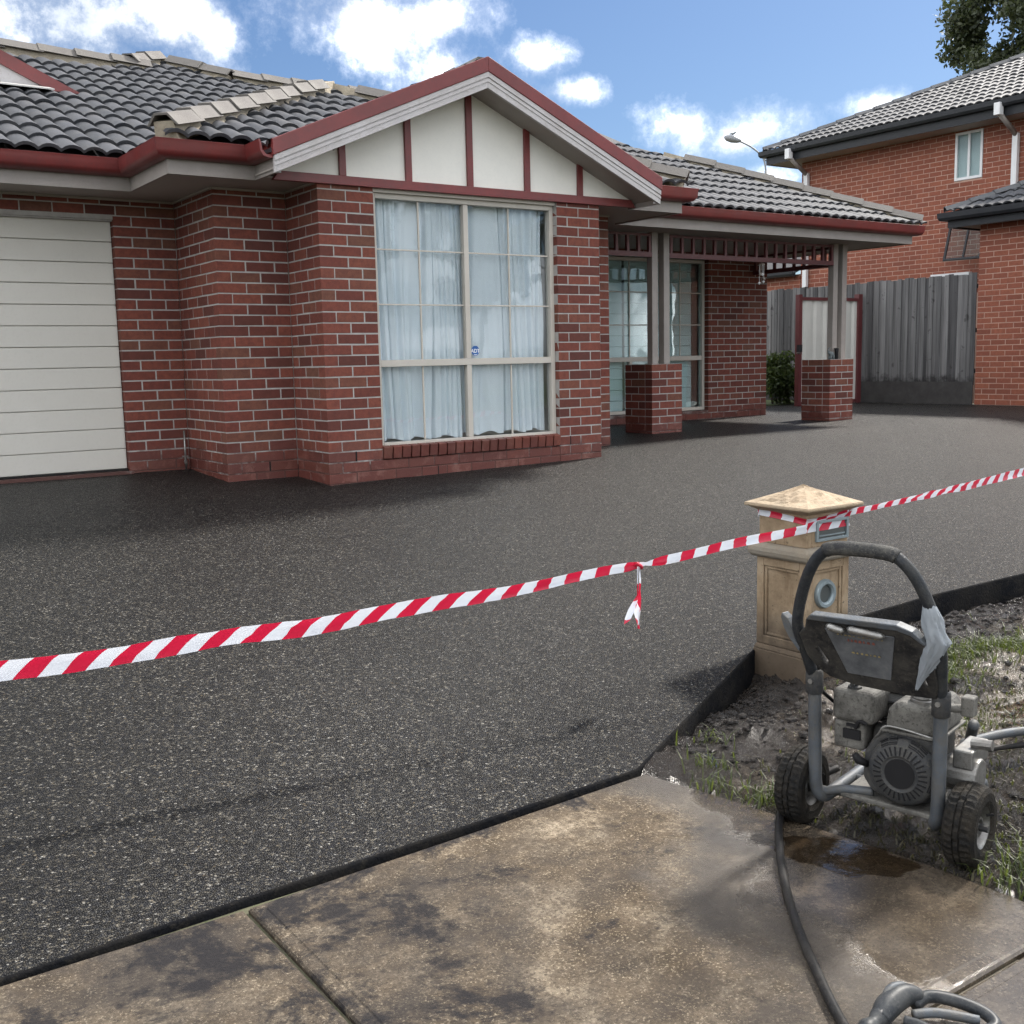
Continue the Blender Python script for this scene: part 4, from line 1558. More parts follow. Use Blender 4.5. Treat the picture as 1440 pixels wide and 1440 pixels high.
# gable slopes (rows run along the verge)
def in_gl(x, y): return -0.52 < x < GX and -0.31 < y < 2.1
tile_plane(house, roof, (-0.505, 2.07, gtop(-0.505) - 0.015), (0, -1), (1, 0), 0.43, 2.4, 2.05, in_gl, me=TM, clips=[(Vector((0, -0.305, 0)), Vector((0, -1, 0))), (Vector((GX, 0, 0)), Vector((1, 0, 0)))], lift=-0.042)
def in_gr(x, y): return GX < x < 3.34 and -0.31 < y < 2.1
tile_plane(house, roof, (3.325, -0.305, gtop(3.325) - 0.015), (0, 1), (-1, 0), 0.43, 2.4, 2.05, in_gr, me=TM, clips=[(Vector((GX, 0, 0)), Vector((-1, 0, 0)))], lift=-0.042)
finish_tiles(house)
CM = cap_mesh()
cap_line(roof, (XV + 0.02, 0.06, Z0R), (HX, HY, HZP), CM, lift=0.075, bed_h=0.13)
cap_line(roof, (HX, HY + 0.1, HZP), (HX, 3.6, HZP), CM, lift=0.05)
cap_line(roof, (XL, YR, zr), (0.25, YR, zr), CM, lift=0.045)
cap_line(roof, (1.2, YR, zr), (6.4, YR, zr), CM, lift=0.045)
cap_line(roof, (XH - 0.50, pk[1] - 0.55, zG(pk[1] - 0.55)), (XH, pk[1], zG(pk[1])), CM, lift=0.075, gauge=0.36)
cap_line(roof, (XH + 0.62, pk[1] - 0.62, zG(pk[1] - 0.62)), (XH, pk[1], zG(pk[1])), CM, lift=0.06, gauge=0.36)
cap_line(roof, (3.96, 0.06, Z0R), (HX, HY, HZP), CM, lift=0.07)
cap_line(roof, (XR_ - 0.02, 1.02, ZV), (6.74, 3.40, zV(3.40)), CM, lift=0.055, gauge=0.40)
cap_line(roof, (GX, -0.26, GZ - 0.10), (GX, 2.0, GZ - 0.10), CM, lift=0.0, bed=None)
# small gablet on the garage slope
gy, gx0, gz0 = 3.02, -0.93, zG(3.02) + 0.045
apx = -2.55
apz = gz0 + 0.45 * (gx0 - apx)
mb = MB()
mb.prism([(2 * apx - gx0, gy + 0.10, gz0 - 0.05), (gx0 - 0.1, gy + 0.10, gz0 - 0.05), (apx, gy + 0.10, apz - 0.12)], (0, 0.02, 0))
gl_ = mb.build('gablet', MATS['cream_sheet'], house)
for sgn in (1, -1):
    e_ = gx0 if sgn > 0 else 2 * apx - gx0
    mb = MB()
    mb.prism([(apx, gy, apz), (e_, gy, gz0), (e_ - sgn * 0.28, gy, gz0), (apx, gy, apz - 0.125)], (0, 0.05, 0))
    mb.build('barge_cap', MATS['maroon_paint'], gl_)
    mb = MB()
    mb.prism([(apx, gy + 0.02, apz - 0.125), (e_ - sgn * 0.28, gy + 0.02, gz0), (e_ - sgn * 0.62, gy + 0.02, gz0), (apx, gy + 0.02, apz - 0.275)], (0, 0.03, 0))
    mb.build('barge_board', MATS['barge_grey'], gl_)
    mb = MB()
    mb.prism([(apx, gy + 0.03, apz - 0.005), (e_, gy + 0.03, gz0 - 0.005), (e_, gy + 0.03, gz0 - 0.04), (apx, gy + 0.03, apz - 0.04)], (0, YR - gy - 0.1, 0))
    mb.build('gablet_roof', MATS['roof_underlay'], gl_)
mb = MB()
mb.prism([(2 * apx - gx0, gy - 0.22, zG(gy - 0.22) + 0.10), (gx0 - 0.3, gy - 0.22, zG(gy - 0.22) + 0.10), (gx0 - 0.3, gy + 0.1, gz0 + 0.045), (2 * apx - gx0, gy + 0.1, gz0 + 0.045)], (0, 0, 0.012))
mb.build('flashing', MATS['flashing'], gl_)
# garden tap and pipe in the garage corner
tp = MB()
tp.tube([(-0.66, 1.53, 0.07), (-0.66, 1.53, 0.42)], 0.009, 8)
tap = tp.build('tap_pipe', MATS['dull_metal'], house, smooth=True)
tp = MB()
tp.tube([(-0.66, 1.53, 0.15), (-0.68, 1.47, 0.15), (-0.69, 1.43, 0.13)], [0.016, 0.016, 0.012], 8)
tp.tube([(-0.68, 1.48, 0.15), (-0.68, 1.48, 0.195)], 0.008, 8)
tp.box(-0.705, -0.655, 1.472, 1.488, 0.193, 0.203)
tp.build('tap', MATS['dull_metal'], tap, smooth=False)
# weep slots (open vertical joints)
for (x, y, z, side_) in ((0.245, 0.0, 0.182, 0), (-0.251, 0.616, 0.096, 0), (2.455, 0.0, 0.182, 0), (1.02, 0.006, 0.010, 0)):
    mb = MB(); mb.box(x - 0.005, x + 0.005, y - 0.0015, y + 0.004, z, z + 0.078); mb.build('weep_hole', MATS['engine_black'], house)
# ------------------------------------------------------------------ neighbour
nb = tag(empty('neighbour_house', (14.5, 5.0, 0.1)), 'two-storey orange brick house with black gutters behind the paling fence', 'house')
NX = 14.5
NZ = 4.86
wall(nb, (NX, 7.63), (0, -1), 7.0, 0.0, NZ, par=0, brick='brick_orange', mortar='mortar_buff', zb=2.0,
     openings=[(7.63 - 4.12, 7.63 - 3.57, 3.99, 4.83)], bias=1.0)
wall(nb, (NX, 10.2), (0, -1), 2.55, 0.0, 2.62, par=0, brick='brick_orange', mortar='mortar_buff', zb=1.9)
wall(nb, (12.5, 2.30), (0, -1), 5.2, 0.0, 2.93, par=0, brick='brick_orange', mortar='mortar_buff', bias=1.0)
mb = MB()
mb.box(12.508, 14.6, 2.18, 2.295, 0.0, 2.93)
mb.box(14.52, 22.0, 7.5, 7.62, 0.0, NZ)
mb.build('wall', MATS['brick_orange'], nb)
finish_bricks(nb)
# upper gutter, fascia, soffit
npath = [(22.0, 8.15), (14.0, 8.15), (14.0, -1.0)]
mb = MB(); extrude_path(mb, npath, [(0.0, NZ - 0.01), (0.0, 5.10), (-0.03, 5.10), (-0.03, NZ - 0.01)]); mb.build('fascia', MATS['black_trim'], nb)
g2 = [(0.002, 4.99), (0.09, 5.0), (0.115, 5.04), (0.12, 5.12), (0.105, 5.12), (0.095, 5.03), (0.012, 5.02), (0.002, 5.11)]
mb = MB(); extrude_path(mb, npath, g2); mb.build('gutter', MATS['black_trim'], nb)
mb = MB(); mb.box(14.031, 22.0, -1.0, 8.119, NZ, NZ + 0.012); mb.build('soffit', MATS['soffit_paint'], nb)
nr = MB()
def npl(poly): nr.prism(poly, (0, 0, -0.03))
zk = 5.10
npl([(13.95, 8.2, zk), (13.95, -2.0, zk), (19.0, -2.0, zk + 0.43 * 5.05), (19.0, 3.15, zk + 0.43 * 5.05)])
npl([(13.95, 8.2, zk), (19.0, 3.15, zk + 0.43 * 5.05), (24.0, 8.2, zk)])
# garage roof
zk2 = 3.12
npl([(12.16, 2.72, zk2), (12.16, -3.0, zk2), (14.48, -3.0, zk2 + 0.43 * 2.32), (14.48, 0.40, zk2 + 0.43 * 2.32)])
npl([(12.16, 2.72, zk2), (14.48, 0.40, zk2 + 0.43 * 2.32), (14.48, 2.72, zk2)])
nroof = nr.build('roof', MATS['roof_underlay'], nb)
TM2 = tile_mesh(w=0.33, h=0.030)
tile_plane(nb, nroof, (13.93, 8.18, zk), (0, -1), (1, 0), 0.43, 10.2, 5.5,
           lambda x, y: x > 13.9 and y < 8.2 - (x - 13.95) and x < 19.0 and y > -2, me=TM2, clips=[(Vector((13.95, 8.2, 0)), Vector((1, 1, 0)).normalized())])
tile_plane(nb, nroof, (12.14, 2.70, zk2), (0, -1), (1, 0), 0.43, 5.6, 2.6,
           lambda x, y: x > 12.1 and y < 2.72 - (x - 12.16) and x < 14.48 and y > -3, me=TM2, clips=[(Vector((12.16, 2.72, 0)), Vector((1, 1, 0)).normalized())])
finish_tiles(nb)
simple('cap_dark', (0.055, 0.058, 0.064), 0.6, var=0.2)
CMd = cap_mesh(mat='cap_dark', h=0.07)
cap_line(nroof, (13.97, 8.18, zk), (19.0, 3.15, zk + 0.43 * 5.05), CMd, lift=0.03, bed=None)
cap_line(nroof, (12.18, 2.70, zk2), (14.45, 0.43, zk2 + 0.43 * 2.3), CMd, lift=0.03, bed=None)
np2 = [(14.45, 2.68), (12.2, 2.68), (12.2, -3.0)]
mb = MB(); extrude_path(mb, np2, [(0.0, 2.90), (0.0, 3.09), (-0.03, 3.09), (-0.03, 2.90)]); mb.build('fascia', MATS['black_trim'], nb)
mb = MB(); extrude_path(mb, np2, [(a, z - 1.985) for a, z in g2]); mb.build('gutter', MATS['black_trim'], nb)
mb = MB(); mb.box(12.231, 14.45, -3.0, 2.649, 2.925, 2.937); mb.build('soffit', MATS['soffit_paint'], nb)
# downpipes
for y in (7.45, 2.92):
    mb = MB()
    mb.box(13.83, 13.95, y - 0.05, y + 0.06, 4.86, 5.06)
    mb.box(14.39, 14.47, y - 0.05, y + 0.05, 2.0 if y > 5 else 2.9, 4.62)
    d_ = mb.build('downpipe', MATS['white_frame'], nb, bevel=0.006)
    mb = MB(); mb.tube([(13.90, y, 4.90), (14.42, y, 4.60)], 0.045, 10); mb.build('elbow', MATS['taupe_paint'], d_, smooth=True)
# upper sliding window
def side_window(x, ya, yb, za, zb, mat, split=True, f=0.045):
    b = MB()
    b.box(x, x + 0.06, ya, yb, za, za + f); b.box(x, x + 0.06, ya, yb, zb - f, zb)
    b.box(x, x + 0.06, ya, ya + f, za + f, zb - f); b.box(x, x + 0.06, yb - f, yb, za + f, zb - f)
    o = b.build('window', MATS[mat], nb)
    if split:
        m_ = (ya + yb) / 2
        b = MB(); b.box(x + 0.004, x + 0.055, m_ - 0.022, m_ + 0.022, za + f, zb - f); b.build('mullion', MATS[mat], o)
        pr = ((ya + f, m_ - 0.022), (m_ + 0.022, yb - f))
    else:
        pr = ((ya + f, yb - f),)
    for (p, q) in pr:
        b = MB(); b.box(x + 0.03, x + 0.034, p, q, za + f, zb - f); b.build('pane', MATS['glass_dark'], o)
    b = MB()
    b.box(x + 0.062, x + 0.09, ya, yb, za, zb); b.build('blind_backing', MATS['room_plaster'], o)
    return o


side_window(14.49, 3.575, 4.115, 3.995, 4.825, 'white_frame')
side_window(14.40, 3.70, 4.48, 1.7, 2.36, 'white_frame')
mb = MB(); extrude_path(mb, [(14.38, 10.3), (14.38, 7.66)], [(a, z - 2.42) for a, z in g2]); mb.build('gutter', MATS['black_trim'], nb)
mb = MB(); mb.prism([(14.40, 7.66, 2.69), (14.40, 10.3, 2.69), (16.5, 10.3, 3.6), (16.5, 7.66, 3.6)], (0, 0, -0.04)); mb.build('lean_to_roof', MATS['roof_underlay'], nb)
# open awning sash standing out from the wall
aw = empty('awning_sash', (14.47, 0, 0))
aw.location = (14.46, 3.74, 3.30)
aw.rotation_euler = (0, R(20), R(8))
aw.parent = nb
aw.matrix_parent_inverse = wm(nb).inverted()
W_, H_ = 0.72, 0.78
b = MB()
f = 0.035
b.box(-0.02, 0.02, -W_/2, W_/2, -H_, -H_ + f); b.box(-0.02, 0.02, -W_/2, W_/2, -f, 0)
b.box(-0.02, 0.02, -W_/2, -W_/2 + f, -H_ + f, -f); b.box(-0.02, 0.02, W_/2 - f, W_/2, -H_ + f, -f)
b.box(-0.018, 0.018, -0.015, 0.015, -H_ + f, -f)
b.build('sash_frame', MATS['black_trim'], aw, world_space=False)
b = MB(); b.box(-0.003, 0.003, -W_/2 + f, W_/2 - f, -H_ + f, -f); b.build('pane', MATS['glass_dark'], aw, world_space=False)
b = MB(); b.tube([(0.0, -W_/2 + 0.1, -H_ + 0.05), (0.30, -W_/2 + 0.1, -H_ + 0.35)], 0.012, 6); b.build('stay', MATS['dull_metal'], aw, world_space=False)

# ------------------------------------------------------------------ paling fence
fence = tag(empty('paling_fence', (12.5, 5.0, 0.1)), 'weathered grey timber paling fence along the right boundary', 'fence')
y = 2.33
i = 0
FX = 12.5
for i in range(110):
    rr = random.Random(i * 7 + 1)
    w = rr.uniform(0.075, 0.112)
    if y > 8.3: break
    top = 2.18 + rr.uniform(-0.015, 0.02)
    bot = 0.40 + rr.uniform(-0.06, 0.03)
    xo = 0.0 if i % 2 == 0 else 0.016
    b = MB()
    n = 6
    prof = []
    for k in range(n + 1):
        z = bot + (top - bot) * k / n
        jx = 0.006 * noise.noise(Vector((i * 3.1, z * 1.3, 0)))
        prof.append((z, jx))
    vs, fs = [], []
    for (z, jx) in prof:
        vs += [(FX + xo + jx, y, z), (FX + xo + jx, y + w, z), (FX + xo + jx + 0.014, y + w, z), (FX + xo + jx + 0.014, y, z)]
    for k in range(n):
        for q in range(4):
            a = k * 4 + q
            bq = k * 4 + (q + 1) % 4
            fs.append((a, bq, bq + 4, a + 4))
    fs += [(0, 3, 2, 1), tuple(n * 4 + q for q in (0, 1, 2, 3))]
    b.add(vs, fs)
    b.build('paling', MATS['paling_%d' % rr.choice((0, 0, 1, 2, 3))], fence)
    y += w - rr.uniform(0.006, 0.022)
b = MB()
b.box(FX - 0.012, FX + 0.012, 2.34, 8.3, 0.08, 0.46)
b.build('plinth_board', MATS['plinth_timber'], fence)
for z in (0.6, 1.25, 1.95):
    b = MB(); b.box(FX + 0.034, FX + 0.09, 2.34, 8.3, z, z + 0.07); b.build('rail', MATS['plinth_timber'], fence)

# ------------------------------------------------------------------ side gate
gate = tag(empty('side_gate', (11.4, 4.5, 0.09)), 'cream corrugated metal gate in a maroon frame beside the fence', 'gate')
b = MB(); b.box(10.78, 10.86, 4.46, 4.54, 0.06, 1.95); b.build('gate_post', MATS['maroon_dark'], gate)
b = MB(); b.box(12.33, 12.43, 4.46, 4.56, 0.06, 1.98); b.build('gate_post', MATS['maroon_dark'], gate)
b = MB(); b.box(10.865, 12.325, 4.48, 4.52, 1.86, 1.91); b.box(10.865, 12.325, 4.48, 4.52, 0.12, 0.16); b.build('frame', MATS['maroon_dark'], gate)
n = 70
vs, fs = [], []
for k in range(n + 1):
    x = 10.865 + 1.46 * k / n
    ph_ = (x * 4.0) % 1.0
    yy = 4.50 + (0.0 if ph_ < 0.55 else 0.03 if 0.65 < ph_ < 0.9 else 0.015)
    vs += [(x, yy, 0.16), (x, yy, 1.86)]
for k in range(n):
    fs.append((2 * k, 2 * k + 2, 2 * k + 3, 2 * k + 1))
b = MB(); b.add(vs, fs); b.build('sheet', MATS['gate_sheet'], gate, recalc=False)
b = MB(); b.box(10.74, 10.80, 4.40, 4.47, 1.0, 1.12); b.build('latch', MATS['black_trim'], gate)
b = MB(); b.tube([(10.78, 4.43, 0.98), (10.66, 4.40, 0.98)], 0.014, 8); b.build('handle', MATS['dull_metal'], gate)

# ------------------------------------------------------------------ street lamp with a gull on it
lp = tag(empty('street_lamp', (27.42, 20.37, 0.0)), 'grey street lamp on a curved outreach arm behind the houses', 'street lamp')
b = MB()
b.tube([(27.42, 20.37, 0.0), (27.45, 20.40, 4.0), (27.48, 20.43, 7.6)], [0.09, 0.075, 0.055], 10)
b.build('pole', MATS['lamp_grey'], lp, smooth=True)
b = MB()
b.tube(smooth_path([(27.48, 20.43, 7.55), (27.40, 20.50, 8.05), (27.15, 20.80, 8.45), (26.83, 21.16, 8.72)]), 0.032, 8)
b.tube(smooth_path([(27.48, 20.43, 7.95), (27.36, 20.57, 8.18), (27.12, 20.83, 8.47)]), 0.022, 8)
b.build('arm', MATS['lamp_grey'], lp, smooth=True)
b = MB()
hd = Vector((26.66, 21.33, 8.80))
dv = Vector((-0.6, 0.7, 0.28)).normalized()
b.tube([hd - dv * 0.34, hd - dv * 0.20, hd, hd + dv * 0.20, hd + dv * 0.30], [0.04, 0.10, 0.135, 0.11, 0.03], 12)
b.build('lantern', MATS['lamp_grey'], lp, smooth=True)
b = MB()
bo = hd + Vector((0.03, 0, 0.185))
bsc = 0.6
b.tube([bo + Vector(q) * bsc for q in ((-0.22, 0.1, -0.02), (-0.1, 0.05, 0), (0, 0, 0), (0.1, -0.05, 0.05), (0.16, -0.08, 0.11), (0.22, -0.1, 0.10))], [r_ * bsc for r_ in (0.01, 0.045, 0.07, 0.05, 0.04, 0.008)], 8)
b.tube([bo + Vector((0.0, 0.02, 0)), bo + Vector((0, 0.02, -0.07))], 0.006, 5)
tag(b.build('bird', MATS['ornament_grey'], smooth=True), 'small bird perched on top of the street lamp', 'bird')

# ------------------------------------------------------------------ trees and the shrub
def leaf_cloud(mb, blobs, n, size, seed, flat=0.5):
    rr = random.Random(seed)
    tot = sum(b_[1] ** 2 for b_ in blobs)
    for (c, r_) in blobs:
        k = int(n * r_ * r_ / tot)
        c = Vector(c)
        for _ in range(k):
            d = Vector((rr.gauss(0, 1), rr.gauss(0, 1), rr.gauss(0, 1))).normalized()
            rad = r_ * (rr.random() ** 0.45) * (0.75 + 0.45 * noise.noise(d * 2.2 + c))
            p = c + Vector((d.x, d.y, d.z * 0.85)) * rad
            a = Vector((rr.gauss(0, 1), rr.gauss(0, 1), rr.gauss(0, 1))).normalized()
            b_ = a.cross(Vector((rr.gauss(0, 1), rr.gauss(0, 1), rr.gauss(0, 1)))).normalized()
            s = size * rr.uniform(0.6, 1.3)
            mb.add([p - a * s, p + b_ * s * flat, p + a * s, p - b_ * s * flat], [(0, 1, 2, 3)])


def tree(name, label, base, h, blobs, n, size, seed, mat='leaf_dark', group=None, tr=0.35):
    t = tag(empty(name, base), label, 'tree', group)
    base = Vector(base)
    b = MB()
    rr = random.Random(seed)
    top = base + Vector((rr.uniform(-.4, .4), rr.uniform(-.4, .4), h * 0.8))
    mid = (base + top) / 2 + Vector((rr.uniform(-.5, .5), rr.uniform(-.5, .5), 0))
    b.tube(smooth_path([base, mid, top]), [tr * (1 - 0.85 * k / 12) for k in range(13)], 10)
    b.build('trunk', MATS['bark'], t, smooth=True)
    for (c, r_) in blobs[:9]:
        b = MB()
        c = Vector(c)
        f_ = min(0.95, max(0.25, (c.z - base.z) / (h * 0.8) - 0.2))
        st_ = base.lerp(mid, f_ * 2) if f_ < 0.5 else mid.lerp(top, (f_ - 0.5) * 2)
        b.tube(smooth_path([st_, st_.lerp(c, 0.5) + Vector((0, 0, 0.2)), c]), [tr * 0.28 * (1 - 0.85 * k / 12) for k in range(13)], 7)
        b.build('limb', MATS['bark'], t, smooth=True)
    mb_ = MB()
    leaf_cloud(mb_, blobs, n, size, seed)
    b = mb_.build('crown', MATS[mat], t, recalc=False)
    return t


bs = []
rr = random.Random(5)
ctr = Vector((41.1, 18.2, 13.3))
for k in range(40):
    q = Vector((rr.uniform(-1, 1), rr.uniform(-1, 1), rr.uniform(-1, 1)))
    if q.length > 1: q.normalize()
    bs.append((ctr + Vector((q.x * 2.9, q.y * 2.9, q.z * 4.6)), rr.uniform(0.8, 1.5)))
bs += [((38.6, 19.8, 11.4), 0.9), ((38.1, 20.1, 10.8), 0.7), ((39.4, 19.3, 11.6), 1.0), ((39.0, 19.6, 12.8), 0.8), ((40.9, 18.4, 13.4), 1.5), ((41.8, 17.6, 14.5), 1.6), ((40.2, 18.9, 12.2), 1.3), ((40.6, 18.6, 15.0), 1.4)]
tree('conifer', 'tall dark evergreen tree rising behind the neighbouring two-storey roof', (41.1, 18.2, 0.0), 16.5, bs, 42000, 0.12, 21)

# street trees across the road: they stand behind the camera and show in the window glass
for k, (x, y_, h, s) in enumerate(((14.5, -27.0, 8.6, 1), (20.5, -29.0, 7.2, 2), (25.5, -27.5, 9.0, 3))):
    rr = random.Random(90 + k)
    bs = []
    for _ in range(16):
        q = Vector((rr.uniform(-1, 1), rr.uniform(-1, 1), rr.uniform(-1, 1)))
        bs.append((Vector((x + q.x * 1.9, y_ + q.y * 1.6, h * 0.68 + q.z * h * 0.26)), rr.uniform(0.7, 1.3)))
    tree('street_tree', ['leafy street tree across the road, nearest the drive', 'shorter leafy street tree in the middle of the three across the road', 'tallest leafy street tree at the far end across the road'][k],
         (x, y_, -0.7), h, bs, 2600, 0.22, 300 + k, group='street trees mirrored in the bay window')

sh = tag(empty('shrub', (11.3, 5.3, 0.1)), 'low green leafy shrub in the passage behind the side gate', 'shrub')
b = MB()
for k in range(5):
    b.tube([(11.1 + 0.1 * k, 5.3, 0.1), (10.9 + 0.2 * k, 5.3 + 0.05 * k, 0.8)], [0.02, 0.008], 6)
b.build('stem', MATS['bark'], sh)
mb_ = MB()
leaf_cloud(mb_, [((10.75, 5.3, 0.50), 0.38), ((11.05, 5.25, 0.60), 0.42), ((11.35, 5.3, 0.58), 0.42), ((11.7, 5.4, 0.5), 0.38), ((11.1, 5.3, 0.85), 0.28), ((11.4, 5.3, 0.9), 0.22), ((11.2, 5.2, 0.32), 0.34)], 3600, 0.045, 8, 0.45)
mb_.build('foliage', MATS['leaf_shrub'], sh, recalc=False)

# porch ornaments
eo = MB()
ex, ey, ez = 7.93, 1.47, 0.888
def ell(mb, c, r_, seg=10):
    c = Vector(c)
    prof = [(math.sin(math.pi * i / 8), math.cos(math.pi * i / 8)) for i in range(9)]
    vs, fs = [], []
    for i, (s, co) in enumerate(prof):
        for k in range(seg):
            t = 2 * math.pi * k / seg
            vs.append((c.x + r_[0] * s * math.cos(t), c.y + r_[1] * s * math.sin(t), c.z + r_[2] * co))
    for i in range(8):
        for k in range(seg):
            fs.append((i * seg + k, i * seg + (k + 1) % seg, (i + 1) * seg + (k + 1) % seg, (i + 1) * seg + k))
    mb.add(vs, fs)
ell(eo, (ex + 0.01, ey, ez + 0.065), (0.045, 0.03, 0.036))
ell(eo, (ex - 0.035, ey, ez + 0.085), (0.026, 0.024, 0.026))
for (dx, dy) in ((-0.02, -0.015), (-0.02, 0.015), (0.035, -0.015), (0.035, 0.015)):
    eo.tube([(ex + dx, ey + dy, ez), (ex + dx, ey + dy, ez + 0.05)], 0.012, 7)
eo.tube(smooth_path([(ex - 0.05, ey, ez + 0.085), (ex - 0.062, ey, ez + 0.11), (ex - 0.045, ey, ez + 0.14), (ex - 0.028, ey, ez + 0.15)]), 0.008, 7)
tag(eo.build('elephant_ornament', MATS['ornament_grey'], smooth=True), 'small grey elephant figurine with raised trunk on the right porch pier', 'ornament')
vv = MB()
vv.lathe([(0.0, 0.0), (0.02, 0.0), (0.022, 0.01), (0.026, 0.10), (0.031, 0.145), (0.027, 0.145), (0.022, 0.10), (0.0, 0.02)], (8.02, 1.455, 0.8885), seg=14)
tag(vv.build('vase', MATS['engine_black'], smooth=True), 'small black vase standing beside the elephant figurine on the porch pier', 'vase')
ch = tag(empty('wind_chime', (6.66, 1.56, 2.09)), 'wind chime of small pendants hanging from the porch valance', 'wind chime')
b = MB(); b.lathe([(0.0, 0.012), (0.035, 0.01), (0.04, 0.0), (0.0, -0.004)], (6.66, 1.52, 2.07), seg=14); b.tube([(6.66, 1.52, 2.08), (6.66, 1.52, 2.12)], 0.003, 5); b.build('hanger', MATS['chime'], ch)
for k in range(6):
    a = k * math.pi / 3
    rr = random.Random(k)
    x, y_ = 6.66 + 0.03 * math.cos(a), 1.52 + 0.03 * math.sin(a)
    l_ = rr.uniform(0.08, 0.22)
    b = MB(); b.tube([(x, y_, 2.068), (x, y_, 2.068 - l_)], 0.0025, 5)
    b.lathe([(0.0, 0.02), (0.014, 0.012), (0.018, 0.0), (0.0, -0.02)], (x, y_, 2.06 - l_), seg=8)
    b.build('pendant', MATS['chime' if k % 2 else 'white_frame'], ch)
# ------------------------------------------------------------------ letterbox pillar
LX, LY = 0.279, -4.60
lb = tag(empty('letterbox_pillar', (LX, LY, -0.55)), 'sandstone-coloured cast letterbox pillar with pyramid cap at the edge of the drive', 'letterbox')
def sq(mb, w0, z0, w1, z1):
    a, b = w0 / 2, w1 / 2
    mb.add([(LX-a,LY-a,z0),(LX+a,LY-a,z0),(LX+a,LY+a,z0),(LX-a,LY+a,z0),(LX-b,LY-b,z1),(LX+b,LY-b,z1),(LX+b,LY+b,z1),(LX-b,LY+b,z1)],
           [(0,3,2,1),(4,5,6,7),(0,1,5,4),(1,2,6,5),(2,3,7,6),(3,0,4,7)])
b = MB(); sq(b, 0.325, -0.70, 0.325, -0.44); sq(b, 0.325, -0.4395, 0.303, -0.415)
b.build('plinth', MATS['stone_cast'], lb, bevel=0.006)
# shaft with sunk, moulded panels
S = 0.303 / 2
b = MB(); sq(b, 0.268, -0.4145, 0.268, 0.012)
shaft = b.build('shaft', MATS['stone_cast'], lb)
def face_frame(mb, u0, u1, z0, z1, t0, t1, M_):
    """picture-frame of bars in a face's own (u, out, z) space"""
    def bx(a, b_, c, d, o0=0.0, o1=t1):
        vs = [M_ @ Vector(v) for v in ((a,-o1,c),(b_,-o1,c),(b_,o0,c),(a,o0,c),(a,-o1,d),(b_,-o1,d),(b_,o0,d),(a,o0,d))]
        mb.add(vs, [(0,3,2,1),(4,5,6,7),(0,1,5,4),(1,2,6,5),(2,3,7,6),(3,0,4,7)])
    bx(u0, u0 + t0, z0, z1); bx(u1 - t0, u1, z0, z1)
    bx(u0 + t0, u1 - t0, z0, z0 + t0); bx(u0 + t0, u1 - t0, z1 - t0, z1)
faces = [Matrix.Translation((LX, LY, 0)) @ Matrix.Rotation(a, 4, 'Z') @ Matrix.Translation((0, -0.134, 0)) for a in (0, -math.pi/2, math.pi/2, math.pi)]
for M_ in faces:
    b = MB()
    face_frame(b, -S + 0.0006, S - 0.0006, -0.414, 0.0115, 0.042, 0.0175, M_)
    b.build('panel_surround', MATS['stone_cast'], shaft, bevel=0.004)
    b = MB()
    face_frame(b, -S + 0.044, S - 0.044, -0.370, -0.032, 0.014, 0.010, M_)
    b.build('panel_moulding', MATS['stone_cast'], shaft, bevel=0.004)
# rounded collar
b = MB()
n = 8
prof = [(0.300, 0.012), (0.345, 0.014), (0.365, 0.028), (0.372, 0.045), (0.365, 0.062), (0.345, 0.076), (0.300, 0.080)]
vs, fs = [], []
for (w, z) in prof:
    h = w / 2
    vs += [(LX-h,LY-h,z),(LX+h,LY-h,z),(LX+h,LY+h,z),(LX-h,LY+h,z)]
for i in range(len(prof) - 1):
    for k in range(4):
        fs.append((i*4+k, i*4+(k+1) % 4, (i+1)*4+(k+1) % 4, (i+1)*4+k))
fs += [(3,2,1,0), tuple(len(prof)*4-4+k for k in range(4))]
b.add(vs, fs)
b.build('collar', MATS['stone_grey'], lb, bevel=0.008, seg=3)
b = MB(); sq(b, 0.288, 0.0795, 0.288, 0.235); b.build('neck', MATS['stone_cast'], lb, bevel=0.004)
b = MB(); sq(b, 0.300, 0.2345, 0.375, 0.256); sq(b, 0.392, 0.2562, 0.392, 0.272)
b.build('cornice', MATS['stone_cap'], lb, bevel=0.005)
# rough-hewn pyramid
b = MB()
N = 12
vs, fs = [], []
for side in range(4):
    M_ = Matrix.Translation((LX, LY, 0)) @ Matrix.Rotation(side * math.pi / 2, 4, 'Z')
    base = len(vs)
    rows = []
    for i in range(N + 1):
        t = i / N
        h = 0.194 * (1 - t)
        row = []
        for j in range(N + 1):
            x = -h + 2 * h * j / N
            edge_ = min(j, N - j, i) / N
            dz = 0.016 * noise.noise(Vector((x * 22, t * 9, side * 7.7))) * min(1, edge_ * 5)
            row.append(len(vs))
            vs.append(M_ @ Vector((x, -h, 0.2722 + 0.078 * t + dz)))
        rows.append(row)
    for i in range(N):
        for j in range(N):
            fs.append((rows[i][j], rows[i][j+1], rows[i+1][j+1], rows[i+1][j]))
b.add(vs, fs)
b.build('cap', MATS['stone_cap'], lb)
